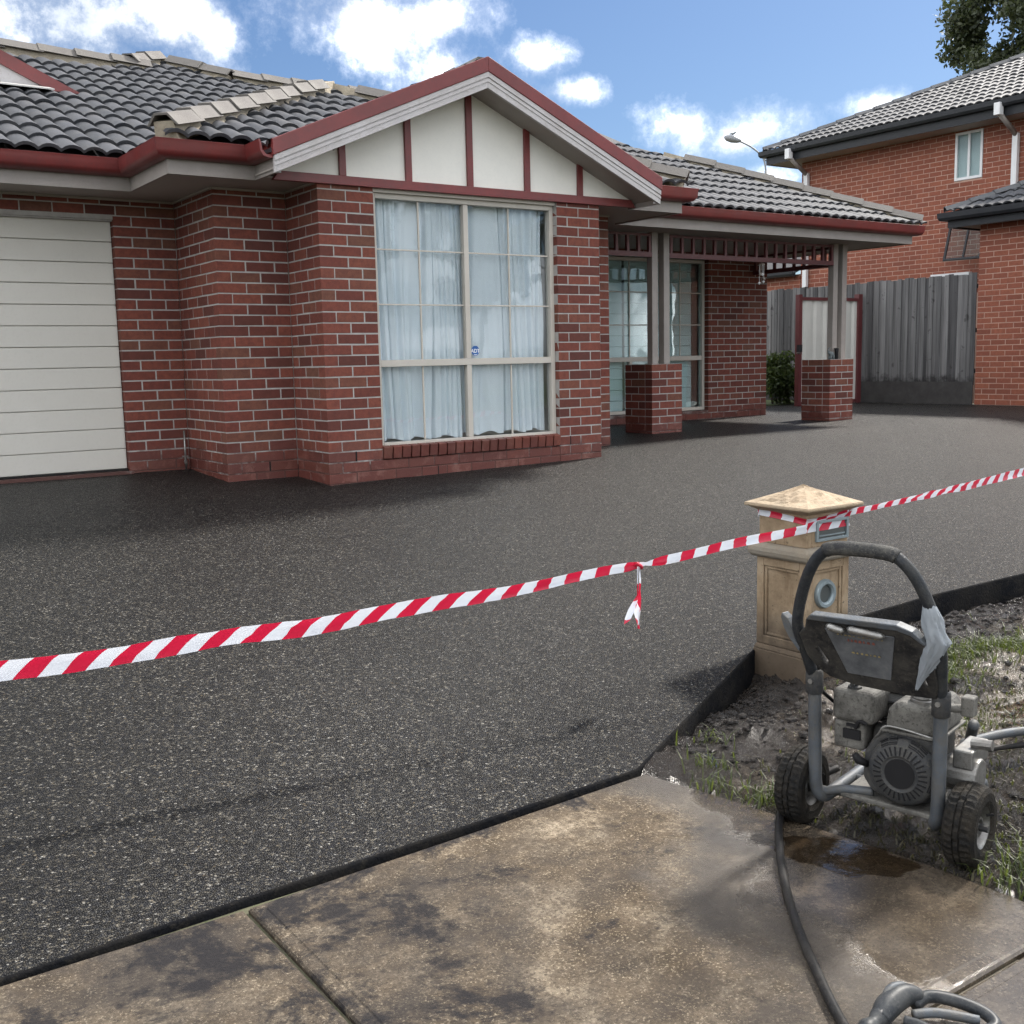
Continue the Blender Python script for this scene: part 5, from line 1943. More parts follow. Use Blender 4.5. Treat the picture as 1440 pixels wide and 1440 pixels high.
# letter slot plate, number ring
fy = LY - 0.144
b = MB()
M_ = Matrix.Translation((LX + 0.02, fy, 0))
face_frame(b, -0.108, 0.118, 0.105, 0.205, 0.014, 0.014, M_)
sl = b.build('slot_frame', MATS['letter_plate'], lb, bevel=0.002)
b = MB(); b.box(LX - 0.073, LX + 0.123, fy - 0.005, fy - 0.0005, 0.12, 0.19); b.build('slot_flap', MATS['letter_plate_dark'], sl)
b = MB(); b.box(LX - 0.066, LX + 0.116, fy - 0.009, fy - 0.0055, 0.128, 0.134); b.build('flap_lip', MATS['letter_plate'], sl)
b = MB()
b.lathe([(0.042, 0.0), (0.042, -0.012), (0.050, -0.020), (0.064, -0.020), (0.070, -0.010), (0.070, 0.0)], (LX - 0.005, LY - 0.1335, -0.150), axis='y', seg=40)
rg = b.build('paper_ring', MATS['letter_plate'], lb, smooth=False, angle=40)
b = MB()
b.lathe([(0.0, -0.003), (0.043, -0.003), (0.043, 0.0)], (LX - 0.005, LY - 0.1336, -0.150), axis='y', seg=32)
b.build('paper_hole', MATS['letter_plate_dark'], rg)

# ------------------------------------------------------------------ barrier tape
def ribbon(pts, widths, ups, sub=1):
    vs, fs, uvs = [], [], []
    s = 0.0
    n = len(pts)
    for i, p in enumerate(pts):
        p = Vector(p)
        if i: s += (p - Vector(pts[i-1])).length
        u_ = Vector(ups[i]).normalized()
        nrm_ = Vector((0, 0, 0))
        tg = (Vector(pts[min(i+1, n-1)]) - Vector(pts[max(i-1, 0)])).normalized()
        nn = tg.cross(u_).normalized()
        for k in range(5):
            f_ = k / 4 - 0.5
            c = 0.010 * noise.noise(Vector((s * 5, f_ * 3, 1.0))) + 0.004 * noise.noise(Vector((s * 19, f_ * 5, 4.0))) + (0.25 * (f_ * f_ - 0.1) * widths[i])
            vs.append(p + u_ * widths[i] * f_ + nn * c)
            uvs.append((s, (f_ + 0.5) if widths[i] > 0.055 else (f_ + 0.5) * max(0.12, (widths[i] - 0.035) / 0.020)))
    for i in range(n - 1):
        for k in range(4):
            fs.append((i*5+k, (i+1)*5+k, (i+1)*5+k+1, i*5+k+1))
    return vs, fs, uvs


def ribbon_ob(name, strips, parent=None):
    vs, fs, uv = [], [], []
    for st_ in strips:
        k = len(vs)
        vs += [tuple(v) for v in st_[0]]
        fs += [tuple(i + k for i in f_) for f_ in st_[1]]
        uv += st_[2]
    me = bpy.data.meshes.new(name)
    me.from_pydata(vs, [], fs)
    lay = me.uv_layers.new(name='UVMap')
    for p in me.polygons:
        p.use_smooth = True
        for li in p.loop_indices:
            lay.data[li].uv = uv[me.loops[li].vertex_index]
    me.materials.append(MATS['barrier_tape'])
    return mesh_ob(name, me, None, parent)


A = Vector((-3.55, -4.38, 0.045))
Bc = Vector((LX - 0.150, LY - 0.150, 0.178))
Rc = Vector((LX + 0.150, LY - 0.150, 0.196))
pts, wd, up = [], [], []
n = 90
for i in range(n + 1):
    t = i / n
    p = A.lerp(Bc, t)
    p.z -= 0.045 * math.sin(math.pi * t) ** 1.0
    p.z += 0.004 * math.sin(t * 30)
    pts.append(p)
    w = 0.074 if t < 0.42 else 0.074 - 0.034 * min(1, (t - 0.42) / 0.22)
    pinch = math.exp(-((t - 0.755) / 0.012) ** 2)
    w *= 1 - 0.65 * pinch
    wd.append(w)
    tw = 0.10 + 0.35 * math.sin(t * 5.0) + 0.25 * max(0, t - 0.5)
    up.append(Vector((0.25 * math.sin(tw), -math.sin(tw), math.cos(tw))))
main = ribbon(pts, wd, up)
across = ribbon([Bc.lerp(Rc, k / 8) + Vector((0, -0.003, 0)) for k in range(9)], [0.046 + 0.026 * k / 8 for k in range(9)], [Vector((0, -0.1, 1))] * 9)
h = 0.149
loop_pts = [(LX - h, LY + h, 0.224), (LX - h, LY + 0.05, 0.220), (LX - h, LY - 0.06, 0.212), (LX - h, LY - h, 0.203), (LX - 0.06, LY - h, 0.205), (LX + 0.06, LY - h, 0.214), (LX + h, LY - h, 0.226)]
loop = ribbon(loop_pts, [0.030] * 7, [Vector((0, 0, 1))] * 7)
loop2_pts = [(LX + h, LY - h, 0.222), (LX + h, LY, 0.21), (LX + h, LY + h, 0.20), (LX, LY + h, 0.205), (LX - h, LY + h, 0.214)]
loop2 = ribbon(loop2_pts, [0.026] * 5, [Vector((0, 0, 1))] * 5)
E0, E1 = Vector((LX + h, LY - h, 0.222)), Vector((4.6, -4.02, 0.275))
pp, ww, uu = [], [], []
for i in range(61):
    t = i / 60
    p = E0.lerp(E1, t)
    p.z -= 0.02 * math.sin(math.pi * t)
    pp.append(p); ww.append(0.034 + 0.014 * min(1, t * 4))
    a = 0.25 + 0.3 * math.sin(t * 9)
    uu.append(Vector((0.1, -math.sin(a), math.cos(a))))
out_r = ribbon(pp, ww, uu)
tape = ribbon_ob('barrier_tape', [main, across, loop, loop2, out_r])
tag(tape, 'red and white striped barrier tape strung across the drive to the letterbox pillar', 'barrier tape')
kp = pts[int(n * 0.755)]
tail = []
tw_ = []
tu = []
for i in range(16):
    t = i / 15
    tail.append(kp + Vector((0.004 * math.sin(t * 7), -0.006 - 0.004 * math.sin(t * 5), -0.27 * t)))
    tw_.append(0.008 if t < 0.42 else 0.008 + 0.060 * math.sin(min(1, (t - 0.42) / 0.58) * 2.6))
    a = 0.6 + 1.6 * t
    tu.append(Vector((math.cos(a) * 0.8, -0.4 - 0.2 * math.sin(a), 0.25)))
flag = ribbon(tail, tw_, tu)
tail2 = [kp + Vector((-0.01 - 0.055 * max(0, (k - 8) / 7), -0.01, -0.27 * k / 15 * 0.85)) for k in range(16)]
flag2 = ribbon(tail2, [0.006 if k < 9 else 0.006 + 0.05 * math.sin((k - 8) / 7 * 2.4) for k in range(16)], [Vector((0.5, -0.6, 0.6))] * 16)
ribbon_ob('loose_end', [flag, flag2], tape)
b = MB(); b.tube(smooth_path([kp + Vector((-0.014, -0.008, 0.012)), kp + Vector((0.0, -0.018, 0.0)), kp + Vector((0.012, -0.008, -0.012)), kp + Vector((0.0, 0.012, -0.004)), kp + Vector((-0.014, -0.004, 0.006))]), 0.007, 7)
simple('tape_red', (0.50, 0.016, 0.045), 0.35)
b.build('knot', MATS['tape_red'], tape, smooth=True)

# ------------------------------------------------------------------ pressure washer
pw = tag(empty('pressure_washer', (-1.015, -6.015, -0.548), math.atan2(-0.967, 0.256)), 'muddy petrol pressure washer on two pneumatic wheels standing in the mud', 'pressure washer')
def P(mb, name, mat, parent=None, **kw):
    return mb.build(name, MATS[mat], parent or pw, world_space=False, **kw)


def tyre(cx):
    seg = 72
    prof = [(0.062, -0.040), (0.080, -0.047), (0.104, -0.047), (0.117, -0.040), (0.122, -0.028), (0.1235, -0.0265), (0.125, -0.012), (0.1205, -0.0105),
            (0.1205, -0.0075), (0.126, -0.006), (0.126, 0.006), (0.1205, 0.0075), (0.1205, 0.0105), (0.125, 0.012), (0.1235, 0.0265), (0.122, 0.028), (0.117, 0.040), (0.104, 0.047), (0.080, 0.047), (0.062, 0.040)]
    b = MB()
    vs, fs = [], []
    n = len(prof)
    for k in range(seg):
        t = 2 * math.pi * k / seg
        for i, (r_, h_) in enumerate(prof):
            slot = (k % 2 == 0) if abs(h_) > 0.011 else (k % 4 == 1)
            rr_ = r_ - (0.0032 if slot and r_ > 0.119 else 0.0)
            vs.append((cx + h_, math.cos(t) * rr_, 0.126 + math.sin(t) * rr_))
    for k in range(seg):
        j = (k + 1) % seg
        for i in range(n - 1):
            fs.append((k*n+i, j*n+i, j*n+i+1, k*n+i+1))
    b.add(vs, fs)
    w_ = P(b, 'wheel', 'tyre_rubber')
    b = MB()
    for s in (-1, 1):
        b.lathe([(0.0, s*0.018), (0.022, s*0.018), (0.024, s*0.030), (0.030, s*0.030), (0.034, s*0.014), (0.052, s*0.012), (0.058, s*0.034), (0.064, s*0.040)], (cx, 0, 0.126), axis='x', seg=28)
    P(b, 'rim', 'dull_metal', w_, angle=35)
    b = MB()
    b.tube([(cx + 0.03, 0, 0.126), (cx + 0.055, 0, 0.126)], 0.012, 8); P(b, 'hub_cap', 'engine_dark', w_)
    b = MB()
    b.tube([(cx + 0.035, 0.04, 0.15), (cx + 0.055, 0.045, 0.156)], 0.004, 6); P(b, 'valve', 'engine_black', w_)


tyre(-0.258)
tyre(0.272)
b = MB(); b.tube([(-0.30, 0, 0.126), (0.31, 0, 0.126)], 0.010, 10); P(b, 'axle', 'dull_metal', smooth=True)
# uprights bend under into the base frame
for s in (-1, 1):
    b = MB()
    b.tube(smooth_path([(s*0.196, -0.052, 0.52), (s*0.196, -0.048, 0.40), (s*0.194, -0.044, 0.24), (s*0.192, -0.040, 0.150), (s*0.180, -0.020, 0.112), (s*0.176, 0.05, 0.104), (s*0.174, 0.36, 0.104), (s*0.174, 0.43, 0.09), (s*0.174, 0.44, 0.0)], 6), 0.0205, 14)
    P(b, 'upright', 'frame_tube', smooth=True)
    b = MB(); b.lathe([(0.0, 0.0), (0.030, 0.0), (0.030, 0.02), (0.0, 0.02)], (s*0.174, 0.44, -0.001), seg=14); P(b, 'rubber_foot', 'black_rubber')
    b = MB()
    b.lathe([(0.0215, 0.0), (0.027, 0.004), (0.027, 0.07), (0.024, 0.078), (0.0215, 0.08)], (s*0.197, -0.052, 0.455), seg=16); P(b, 'clamp_sleeve', 'engine_dark', smooth=True)
    b = MB(); b.tube([(s*0.197, -0.085, 0.50), (s*0.197, -0.02, 0.50)], 0.008, 8); P(b, 'bolt', 'dull_metal')
b = MB(); b.tube(smooth_path([(-0.180, -0.022, 0.125), (-0.10, -0.018, 0.15), (-0.02, 0.0, 0.155)]), 0.014, 10); P(b, 'cross_tube', 'frame_tube', smooth=True)
b = MB(); b.tube([(-0.175, 0.20, 0.104), (0.175, 0.20, 0.104)], 0.014, 10); P(b, 'cross_tube', 'frame_tube', smooth=True)
# handle
hp = [(-0.197, -0.053, 0.50), (-0.206, -0.085, 0.58), (-0.216, -0.125, 0.665), (-0.214, -0.140, 0.715), (-0.192, -0.155, 0.80), (-0.158, -0.172, 0.880), (-0.118, -0.183, 0.930), (-0.070, -0.187, 0.950),
      (0.070, -0.187, 0.950), (0.118, -0.183, 0.930), (0.158, -0.172, 0.880), (0.192, -0.155, 0.80), (0.214, -0.140, 0.715), (0.216, -0.125, 0.665), (0.206, -0.085, 0.58), (0.197, -0.053, 0.50)]
b = MB(); b.tube(smooth_path(hp, 6), 0.0175, 14); P(b, 'handle', 'handle_tube', smooth=True)
hg = smooth_path(hp, 6)
b = MB(); b.tube([p for p in hg if p.z > 0.938], 0.0215, 14); P(b, 'grip', 'grip_rubber', smooth=True)

# dashboard panel: flat plastic with two slots, leaning with the handle
def lean(x, z, off=0.0):
    t = (z - 0.50)
    return Vector((x, -0.048 - t * 0.48 + off, z))


def curve_plate(name, outlines, thick, mat, y_off, parent=None, bev=0.003):
    cu_ = bpy.data.curves.new(name, 'CURVE')
    cu_.dimensions = '2D'
    cu_.fill_mode = 'BOTH'
    cu_.extrude = thick / 2
    cu_.bevel_depth = bev
    cu_.bevel_resolution = 1
    for ol in outlines:
        sp = cu_.splines.new('POLY')
        sp.points.add(len(ol) - 1)
        for q, (x, z) in zip(sp.points, ol):
            q.co = (x, (z - 0.50) * math.sqrt(1 + 0.48 ** 2), 0, 1)
        sp.use_cyclic_u = True
    tmp = bpy.data.objects.new(name, cu_)
    me = bpy.data.meshes.new_from_object(tmp)
    bpy.data.objects.remove(tmp)
    ang = math.atan2(1.0, -0.48)            # local y of the curve runs up the lean
    M_ = Matrix.Translation((0, -0.048 + y_off, 0.50)) @ Matrix.Rotation(ang, 4, 'X')
    me.transform(M_)
    me.materials.clear()
    me.materials.append(MATS[mat])
    return mesh_ob(name, me, None, parent or pw, False)


outer = [(-0.200, 0.672), (-0.178, 0.690), (-0.168, 0.722), (-0.150, 0.738), (0.110, 0.742), (0.150, 0.728), (0.178, 0.700), (0.196, 0.640), (0.198, 0.560), (0.190, 0.520), (0.10, 0.515), (-0.05, 0.520), (-0.130, 0.535), (-0.165, 0.560), (-0.190, 0.600)]
slotL = [(-0.160, 0.628), (-0.146, 0.640), (-0.122, 0.590), (-0.128, 0.572), (-0.142, 0.578)]
slotR = [(0.150, 0.600), (0.166, 0.604), (0.176, 0.560), (0.168, 0.548), (0.156, 0.566)]
panel = curve_plate('dash_panel', [outer, slotL, slotR], 0.016, 'panel_plastic', -0.012)
curve_plate('name_plate', [[(-0.110, 0.702), (0.098, 0.704), (0.066, 0.556), (-0.066, 0.556)]], 0.003, 'faded_label', -0.026, panel, 0.001)
for (xa, xb, za, zb, mt) in ((-0.045, 0.045, 0.668, 0.677, 'print_red'), (-0.040, 0.050, 0.628, 0.634, 'print_yellow'), (-0.075, 0.06, 0.686, 0.690, 'print_yellow')):
    rr = random.Random(int(za * 999))
    k = 0
    x = xa
    while x < xb:
        w = rr.uniform(0.005, 0.011)
        curve_plate('worn_lettering', [[(x, za + rr.uniform(0, .002)), (x + w, za), (x + w * 0.8, zb), (x + w * 0.2, zb - rr.uniform(0, .003))]], 0.0006, mt, -0.0305, panel, 0.0)
        x += w + rr.uniform(0.003, 0.009)
b = MB(); b.prism([lean(-0.165, 0.722, -0.030), lean(-0.150, 0.742, -0.030), lean(0.112, 0.746, -0.030), lean(0.155, 0.730, -0.030), lean(0.19, 0.69, -0.028), lean(0.178, 0.69, -0.028), lean(0.148, 0.716, -0.03), (lean(0.11, 0.726, -0.03)), lean(-0.148, 0.722, -0.03)], (0, 0.038, 0.006))
P(b, 'tray_rim', 'frame_tube', panel, bevel=0.004)
for (xa, xb) in ((-0.095, -0.042), (-0.030, 0.075)):
    b = MB(); b.tube([lean(xa, 0.716, -0.040), lean(xa + 0.008, 0.714, -0.046), lean(xb - 0.008, 0.706, -0.046), lean(xb, 0.705, -0.040)], [0.006, 0.011, 0.011, 0.006], 10)
    P(b, 'hose_clip', 'dull_metal', panel, smooth=True)
# lance hook on the left
b = MB()
b.prism([(-0.212, -0.12, 0.64), (-0.236, -0.13, 0.672), (-0.252, -0.135, 0.705), (-0.268, -0.14, 0.722), (-0.272, -0.14, 0.708), (-0.262, -0.135, 0.672), (-0.246, -0.13, 0.640), (-0.218, -0.12, 0.600)], (0.004, 0.035, 0))
P(b, 'lance_hook', 'frame_tube', bevel=0.003)
b = MB(); b.tube(smooth_path([(-0.225, -0.10, 0.63), (-0.212, -0.07, 0.56), (-0.200, -0.02, 0.47), (-0.17, 0.05, 0.40)]), 0.006, 8); P(b, 'throttle_cable', 'engine_black', smooth=True)
# split plastic bag taped round the right grip
b = MB()
key = [(0.019, 0.806), (0.022, 0.79), (0.025, 0.765), (0.029, 0.735), (0.031, 0.70), (0.028, 0.665), (0.022, 0.63), (0.013, 0.59), (0.003, 0.545)]
prof = []
for (r0, za), (r1, zb_) in zip(key, key[1:]):
    for q in range(4):
        prof.append((r0 + (r1 - r0) * q / 4, za + (zb_ - za) * q / 4))
prof.append(key[-1])
vs, fs = [], []
sg = 44
for i, (r_, z) in enumerate(prof):
    cx = 0.190 + 0.020 * (0.806 - z) / 0.1 if z > 0.7 else 0.211 - (0.7 - z) * 0.42
    cy = -0.155 + (0.80 - z) * 0.16
    for k in range(sg):
        t = 2 * math.pi * k / sg
        d_ = Vector((math.cos(t), math.sin(t), 0))
        fold = noise.ridged_multi_fractal(Vector((d_.x * 1.6 + z * 5, d_.y * 1.6, z * 9)), 0.9, 2.0, 4, 1.0, 2.0) * 0.5 - 0.45
        wob = 1 + 0.50 * fold * min(1, i / 6) + 0.35 * noise.noise(Vector((d_.x * 2.0, d_.y * 2.0, z * 14))) * min(1, i / 6)
        vs.append((cx + d_.x * r_ * wob, cy + d_.y * r_ * 0.85 * wob, z + 0.008 * noise.noise(Vector((d_.x * 3, d_.y * 3, z * 20)))))
for i in range(len(prof) - 1):
    for k in range(sg):
        fs.append((i*sg+k, i*sg+(k+1) % sg, (i+1)*sg+(k+1) % sg, (i+1)*sg+k))
b.add(vs, fs)
P(b, 'plastic_wrap', 'bag_plastic', angle=40)
# engine: base plate, crankcase, shroud with recoil starter
b = MB(); b.prism([(-0.115, -0.03, 0.128), (0.172, -0.045, 0.128), (0.172, 0.30, 0.128), (-0.115, 0.30, 0.128)], (0, 0, 0.016)); P(b, 'engine_plate', 'engine_grey', bevel=0.004)
b = MB(); b.box(-0.04, 0.15, 0.03, 0.24, 0.144, 0.36); P(b, 'crankcase', 'engine_dark', bevel=0.02, seg=3)
RC = Vector((0.082, -0.012, 0.255))
b = MB()
sh_ = [(-0.050, 0.205), (-0.045, 0.290), (-0.012, 0.345), (0.030, 0.378), (0.168, 0.366), (0.176, 0.29), (0.176, 0.20), (0.150, 0.160), (0.03, 0.150), (-0.02, 0.165)]
b.prism([(x, -0.020, z) for x, z in sh_], (0, 0.10, 0))
shroud = P(b, 'shroud', 'engine_dark', bevel=0.014, seg=3)
b = MB()
b.lathe([(0.104, 0.0), (0.104, -0.012), (0.099, -0.024), (0.090, -0.031), (0.056, -0.040), (0.050, -0.036), (0.0, -0.034)], (RC.x, -0.021, RC.z), axis='y', seg=56)
rec = P(b, 'recoil_cover', 'engine_dark', angle=30)
b = MB(); b.lathe([(0.0, -0.0375), (0.046, -0.0375), (0.046, -0.034)], (RC.x, -0.021, RC.z), axis='y', seg=36); P(b, 'recoil_hub', 'engine_black', rec)
sm = MB(); sm.box(-0.0022, 0.0022, -0.0015, 0.004, 0.0, 0.026)
sme = sm.mesh('vent_slot', MATS['engine_black'])
for k in range(30):
    a = 2 * math.pi * k / 30
    o = bpy.data.objects.new('vent_slot', sme)
    o.matrix_basis = Matrix.Translation((RC.x, -0.0605, RC.z)) @ Matrix.Rotation(a, 4, 'Y') @ Matrix.Translation((0, 0.0, 0.0575)) @ Matrix.Rotation(R(-13), 4, 'X')
    put(o, rec, False)
lm2 = MB(); lm2.box(-0.013, 0.013, -0.0015, 0.003, 0.0, 0.004)
lme = lm2.mesh('louvre', MATS['engine_black'])
for grp, a0 in enumerate((-24, 30, 100)):
    for i in range(4):
        for j in range(2):
            a = R(a0 + (j - 0.5) * 17)
            o = bpy.data.objects.new('louvre', lme)
            o.matrix_basis = Matrix.Translation((RC.x, -0.0555 + 0.002 * i + 0.004, RC.z)) @ Matrix.Rotation(a, 4, 'Y') @ Matrix.Translation((0, 0.005 * (i > 1), 0.0880 + i * 0.0058)) @ Matrix.Rotation(R(-35), 4, 'X')
            put(o, rec, False)
b = MB(); b.tube([(-0.028, -0.028, 0.252), (-0.05, -0.05, 0.268), (-0.062, -0.052, 0.285)], [0.010, 0.014, 0.009], 10); P(b, 'pull_grip', 'engine_black', smooth=True)
b = MB(); b.tube(smooth_path([(-0.05, 0.02, 0.285), (0.0, -0.022, 0.352), (0.035, -0.024, 0.386), (0.17, -0.024, 0.374)]), 0.004, 7); P(b, 'trim_rod', 'dull_metal', smooth=True)
# fuel tank
b = MB()
b.prism([(0.018, -0.026, 0.372), (0.185, -0.026, 0.372), (0.185, -0.026, 0.428), (0.165, -0.026, 0.468), (0.050, -0.026, 0.468), (0.026, -0.026, 0.436)], (0, 0.22, 0))
tank = P(b, 'fuel_tank', 'engine_grey', bevel=0.020, seg=4)
b = MB(); b.box(0.012, 0.190, -0.032, 0.20, 0.368, 0.376); P(b, 'tank_flange', 'engine_grey', tank, bevel=0.002)
b = MB()
b.lathe([(0.0, 0.030), (0.030, 0.029), (0.037, 0.024), (0.039, 0.016), (0.036, 0.012), (0.039, 0.008), (0.039, 0.0), (0.0, 0.0)], (0.118, 0.028, 0.467), seg=30); P(b, 'fuel_cap', 'dull_metal', tank, angle=35)
# air cleaner
b = MB(); b.box(-0.150, -0.012, -0.030, 0.110, 0.372, 0.478); ac = P(b, 'air_cleaner', 'engine_grey', bevel=0.022, seg=4)
b = MB(); b.box(-0.145, -0.045, -0.022, 0.100, 0.285, 0.374); P(b, 'air_cleaner_base', 'engine_grey', ac, bevel=0.012, seg=3)
b = MB(); b.lathe([(0.022, 0.0), (0.022, 0.008), (0.012, 0.012), (0.015, 0.024), (0.010, 0.030), (0.0, 0.031)], (-0.088, 0.005, 0.476), seg=10); P(b, 'wing_nut', 'engine_dark', ac)
b = MB(); b.tube([(-0.088, -0.020, 0.493), (-0.088, 0.030, 0.493)], 0.007, 8); P(b, 'wing_nut', 'engine_dark', ac)
b = MB(); b.box(-0.11, -0.055, -0.031, -0.022, 0.322, 0.352); b.box(-0.10, -0.06, -0.0305, -0.022, 0.362, 0.37); b.tube(smooth_path([(-0.07, -0.03, 0.36), (-0.055, -0.035, 0.385), (-0.035, -0.03, 0.378)]), 0.006, 7); P(b, 'choke_lever', 'engine_black', ac)
b = MB(); b.tube([(-0.03, 0.05, 0.33), (0.03, 0.05, 0.33)], 0.035, 14); P(b, 'carburettor', 'engine_dark', smooth=True)
# muffler and cylinder fins behind
b = MB(); b.box(-0.13, 0.02, 0.15, 0.27, 0.44, 0.54); mf = P(b, 'muffler', 'engine_dark', bevel=0.012, seg=3)
for k in range(11):
    b = MB(); b.box(-0.122 + k * 0.0125, -0.116 + k * 0.0125, 0.144, 0.1495, 0.515, 0.536); P(b, 'fin', 'engine_black', mf)
for k in range(6):
    b = MB(); b.box(-0.05, 0.06, 0.08, 0.22, 0.36 + k * 0.013, 0.366 + k * 0.013); P(b, 'cooling_fin', 'engine_dark')
# pump on the far side
b = MB(); b.tube([(0.17, 0.10, 0.24), (0.27, 0.10, 0.24)], 0.055, 16); b.box(0.20, 0.26, 0.05, 0.20, 0.27, 0.33); P(b, 'pump', 'dull_metal', bevel=0.006)
b = MB(); b.box(0.225, 0.262, 0.03, 0.075, 0.44, 0.50); b.tube([(0.19, 0.03, 0.46), (0.235, 0.05, 0.46)], 0.014, 8); P(b, 'control_box', 'engine_grey', bevel=0.006)
b = MB(); b.tube([(0.24, 0.10, 0.34), (0.30, 0.10, 0.345)], 0.016, 10); P(b, 'coupling', 'dull_metal')

# ------------------------------------------------------------------ hoses and trigger gun
HZ = PZ + 0.0145
pts = [(-0.72, -5.62, -0.50), (-0.86, -5.60, -0.525), (-1.00, -5.64, HZ - 0.004), (-1.12, -5.715, HZ), (-1.262, -5.828, HZ), (-1.47, -6.03, HZ), (-1.656, -6.24, HZ), (-1.80, -6.43, HZ), (-1.915, -6.596, HZ), (-2.00, -6.76, HZ), (-2.03, -7.0, HZ)]
b = MB(); b.tube(smooth_path(pts, 8), 0.0125, 12)
tag(b.build('high_pressure_hose', MATS['black_rubber'], smooth=True), 'black pressure hose running from the washer across the wet footpath', 'hose')
b = MB()
b.tube(smooth_path([(-0.72, -6.14, -0.20), (-0.55, -6.02, -0.33), (-0.30, -5.86, -0.43), (0.0, -5.88, -0.45), (0.4, -6.05, -0.47), (1.0, -6.3, -0.48)], 8), 0.017, 12)
tag(b.build('suction_hose', MATS['frame_tube'], smooth=True), 'thick grey ribbed water hose leaving the washer to the right', 'hose')
b = MB()
b.tube(smooth_path([(-0.66, -5.95, -0.515), (-0.45, -5.84, -0.512), (-0.27, -5.80, -0.505), (0.02, -5.90, -0.50), (0.35, -6.1, -0.49), (0.8, -6.5, -0.48)], 8), 0.010, 10)
tag(b.build('garden_hose', MATS['black_rubber'], smooth=True), 'thin black hose lying on the muddy grass right of the washer', 'hose')

gun = tag(empty('trigger_gun', (-1.77, -6.66, PZ)), 'dark grey spray gun with looped trigger guard lying on the footpath', 'spray gun')
gzz = PZ + 0.030
b = MB()
b.tube(smooth_path([(-2.082, -6.716, gzz - 0.008), (-2.002, -6.686, gzz), (-1.922, -6.661, gzz + 0.004), (-1.852, -6.651, gzz + 0.010)], 6), [0.020 + 0.004 * math.sin(k * 1.6) * (k > 4) for k in range(19)], 14)
P2 = lambda mb, name, mat, parent=None, **kw: mb.build(name, MATS[mat], parent or gun, **kw)
P2(b, 'lance_grip', 'gun_plastic', smooth=True)
b = MB()
b.tube(smooth_path([(-1.867, -6.656, gzz + 0.008), (-1.822, -6.644, gzz + 0.018), (-1.767, -6.644, gzz + 0.024), (-1.727, -6.666, gzz + 0.020)], 6), [0.021, 0.022, 0.023, 0.025, 0.026, 0.027, 0.028, 0.028, 0.028, 0.028, 0.028, 0.027, 0.026, 0.025, 0.023, 0.021, 0.018, 0.014, 0.008], 16)
P2(b, 'gun_body', 'gun_plastic', smooth=True)
b = MB()
b.tube(smooth_path([(-1.822, -6.632, gzz + 0.034), (-1.787, -6.630, gzz + 0.043), (-1.750, -6.638, gzz + 0.042)], 6), [0.004, 0.007, 0.009, 0.010, 0.011, 0.011, 0.011, 0.011, 0.010, 0.009, 0.008, 0.006, 0.004], 10)
P2(b, 'top_inlay', 'frame_tube', smooth=True)
lp_ = [(-1.757, -6.666, gzz + 0.006), (-1.712, -6.671, gzz + 0.014), (-1.672, -6.716, gzz + 0.010), (-1.652, -6.776, gzz + 0.002), (-1.672, -6.811, gzz - 0.004), (-1.722, -6.796, gzz - 0.006), (-1.777, -6.761, gzz - 0.004), (-1.812, -6.721, gzz)]
b = MB(); b.tube(smooth_path(lp_, 6), 0.0145, 12); P2(b, 'handle_loop', 'gun_plastic', smooth=True)
b = MB(); b.tube(smooth_path([(-1.797, -6.691, gzz + 0.012), (-1.757, -6.716, gzz + 0.014), (-1.717, -6.751, gzz + 0.008), (-1.687, -6.781, gzz + 0.002)], 6), [0.011] * 19, 10); P2(b, 'trigger', 'frame_tube', smooth=True)
b = MB(); b.tube(smooth_path([(-1.822, -6.686, gzz + 0.005), (-1.807, -6.726, gzz + 0.004), (-1.822, -6.766, gzz)], 6), 0.012, 10); P2(b, 'safety_catch', 'gun_plastic', smooth=True)

# ------------------------------------------------------------------ puddles, clods, grass
def puddle(name, cx, cy, rx, ry, z, seed, rot=0.0):
    vs = [(cx, cy, z)]
    n = 44
    for k in range(n):
        t = 2 * math.pi * k / n
        r_ = 1 + 0.38 * noise.noise(Vector((math.cos(t) * 1.6 + seed, math.sin(t) * 1.6, seed))) + 0.14 * noise.noise(Vector((math.cos(t) * 5 + seed, math.sin(t) * 5, seed)))
        x, y_ = math.cos(t) * rx * r_, math.sin(t) * ry * r_
        vs.append((cx + x * math.cos(rot) - y_ * math.sin(rot), cy + x * math.sin(rot) + y_ * math.cos(rot), z))
    b = MB()
    b.add(vs, [(0, 1 + k, 1 + (k + 1) % n) for k in range(n)])
    return tag(b.build(name, MATS['puddle_water'], recalc=False), kind='structure')


puddle('puddle', -1.235, -6.03, 0.11, 0.20, PZ + 0.0012, 1.7, 0.5)
puddle('puddle', -0.98, -5.21, 0.055, 0.11, -0.541, 6.3, -0.9)
b = MB()
b.add([(-1.0, -7.9, -0.578), (6, -7.9, -0.572), (6, -4.5, -0.572), (-1.0, -5.25, -0.578)], [(0, 1, 2, 3)])
tag(b.build('puddle', MATS['puddle_water'], recalc=False), kind='structure')

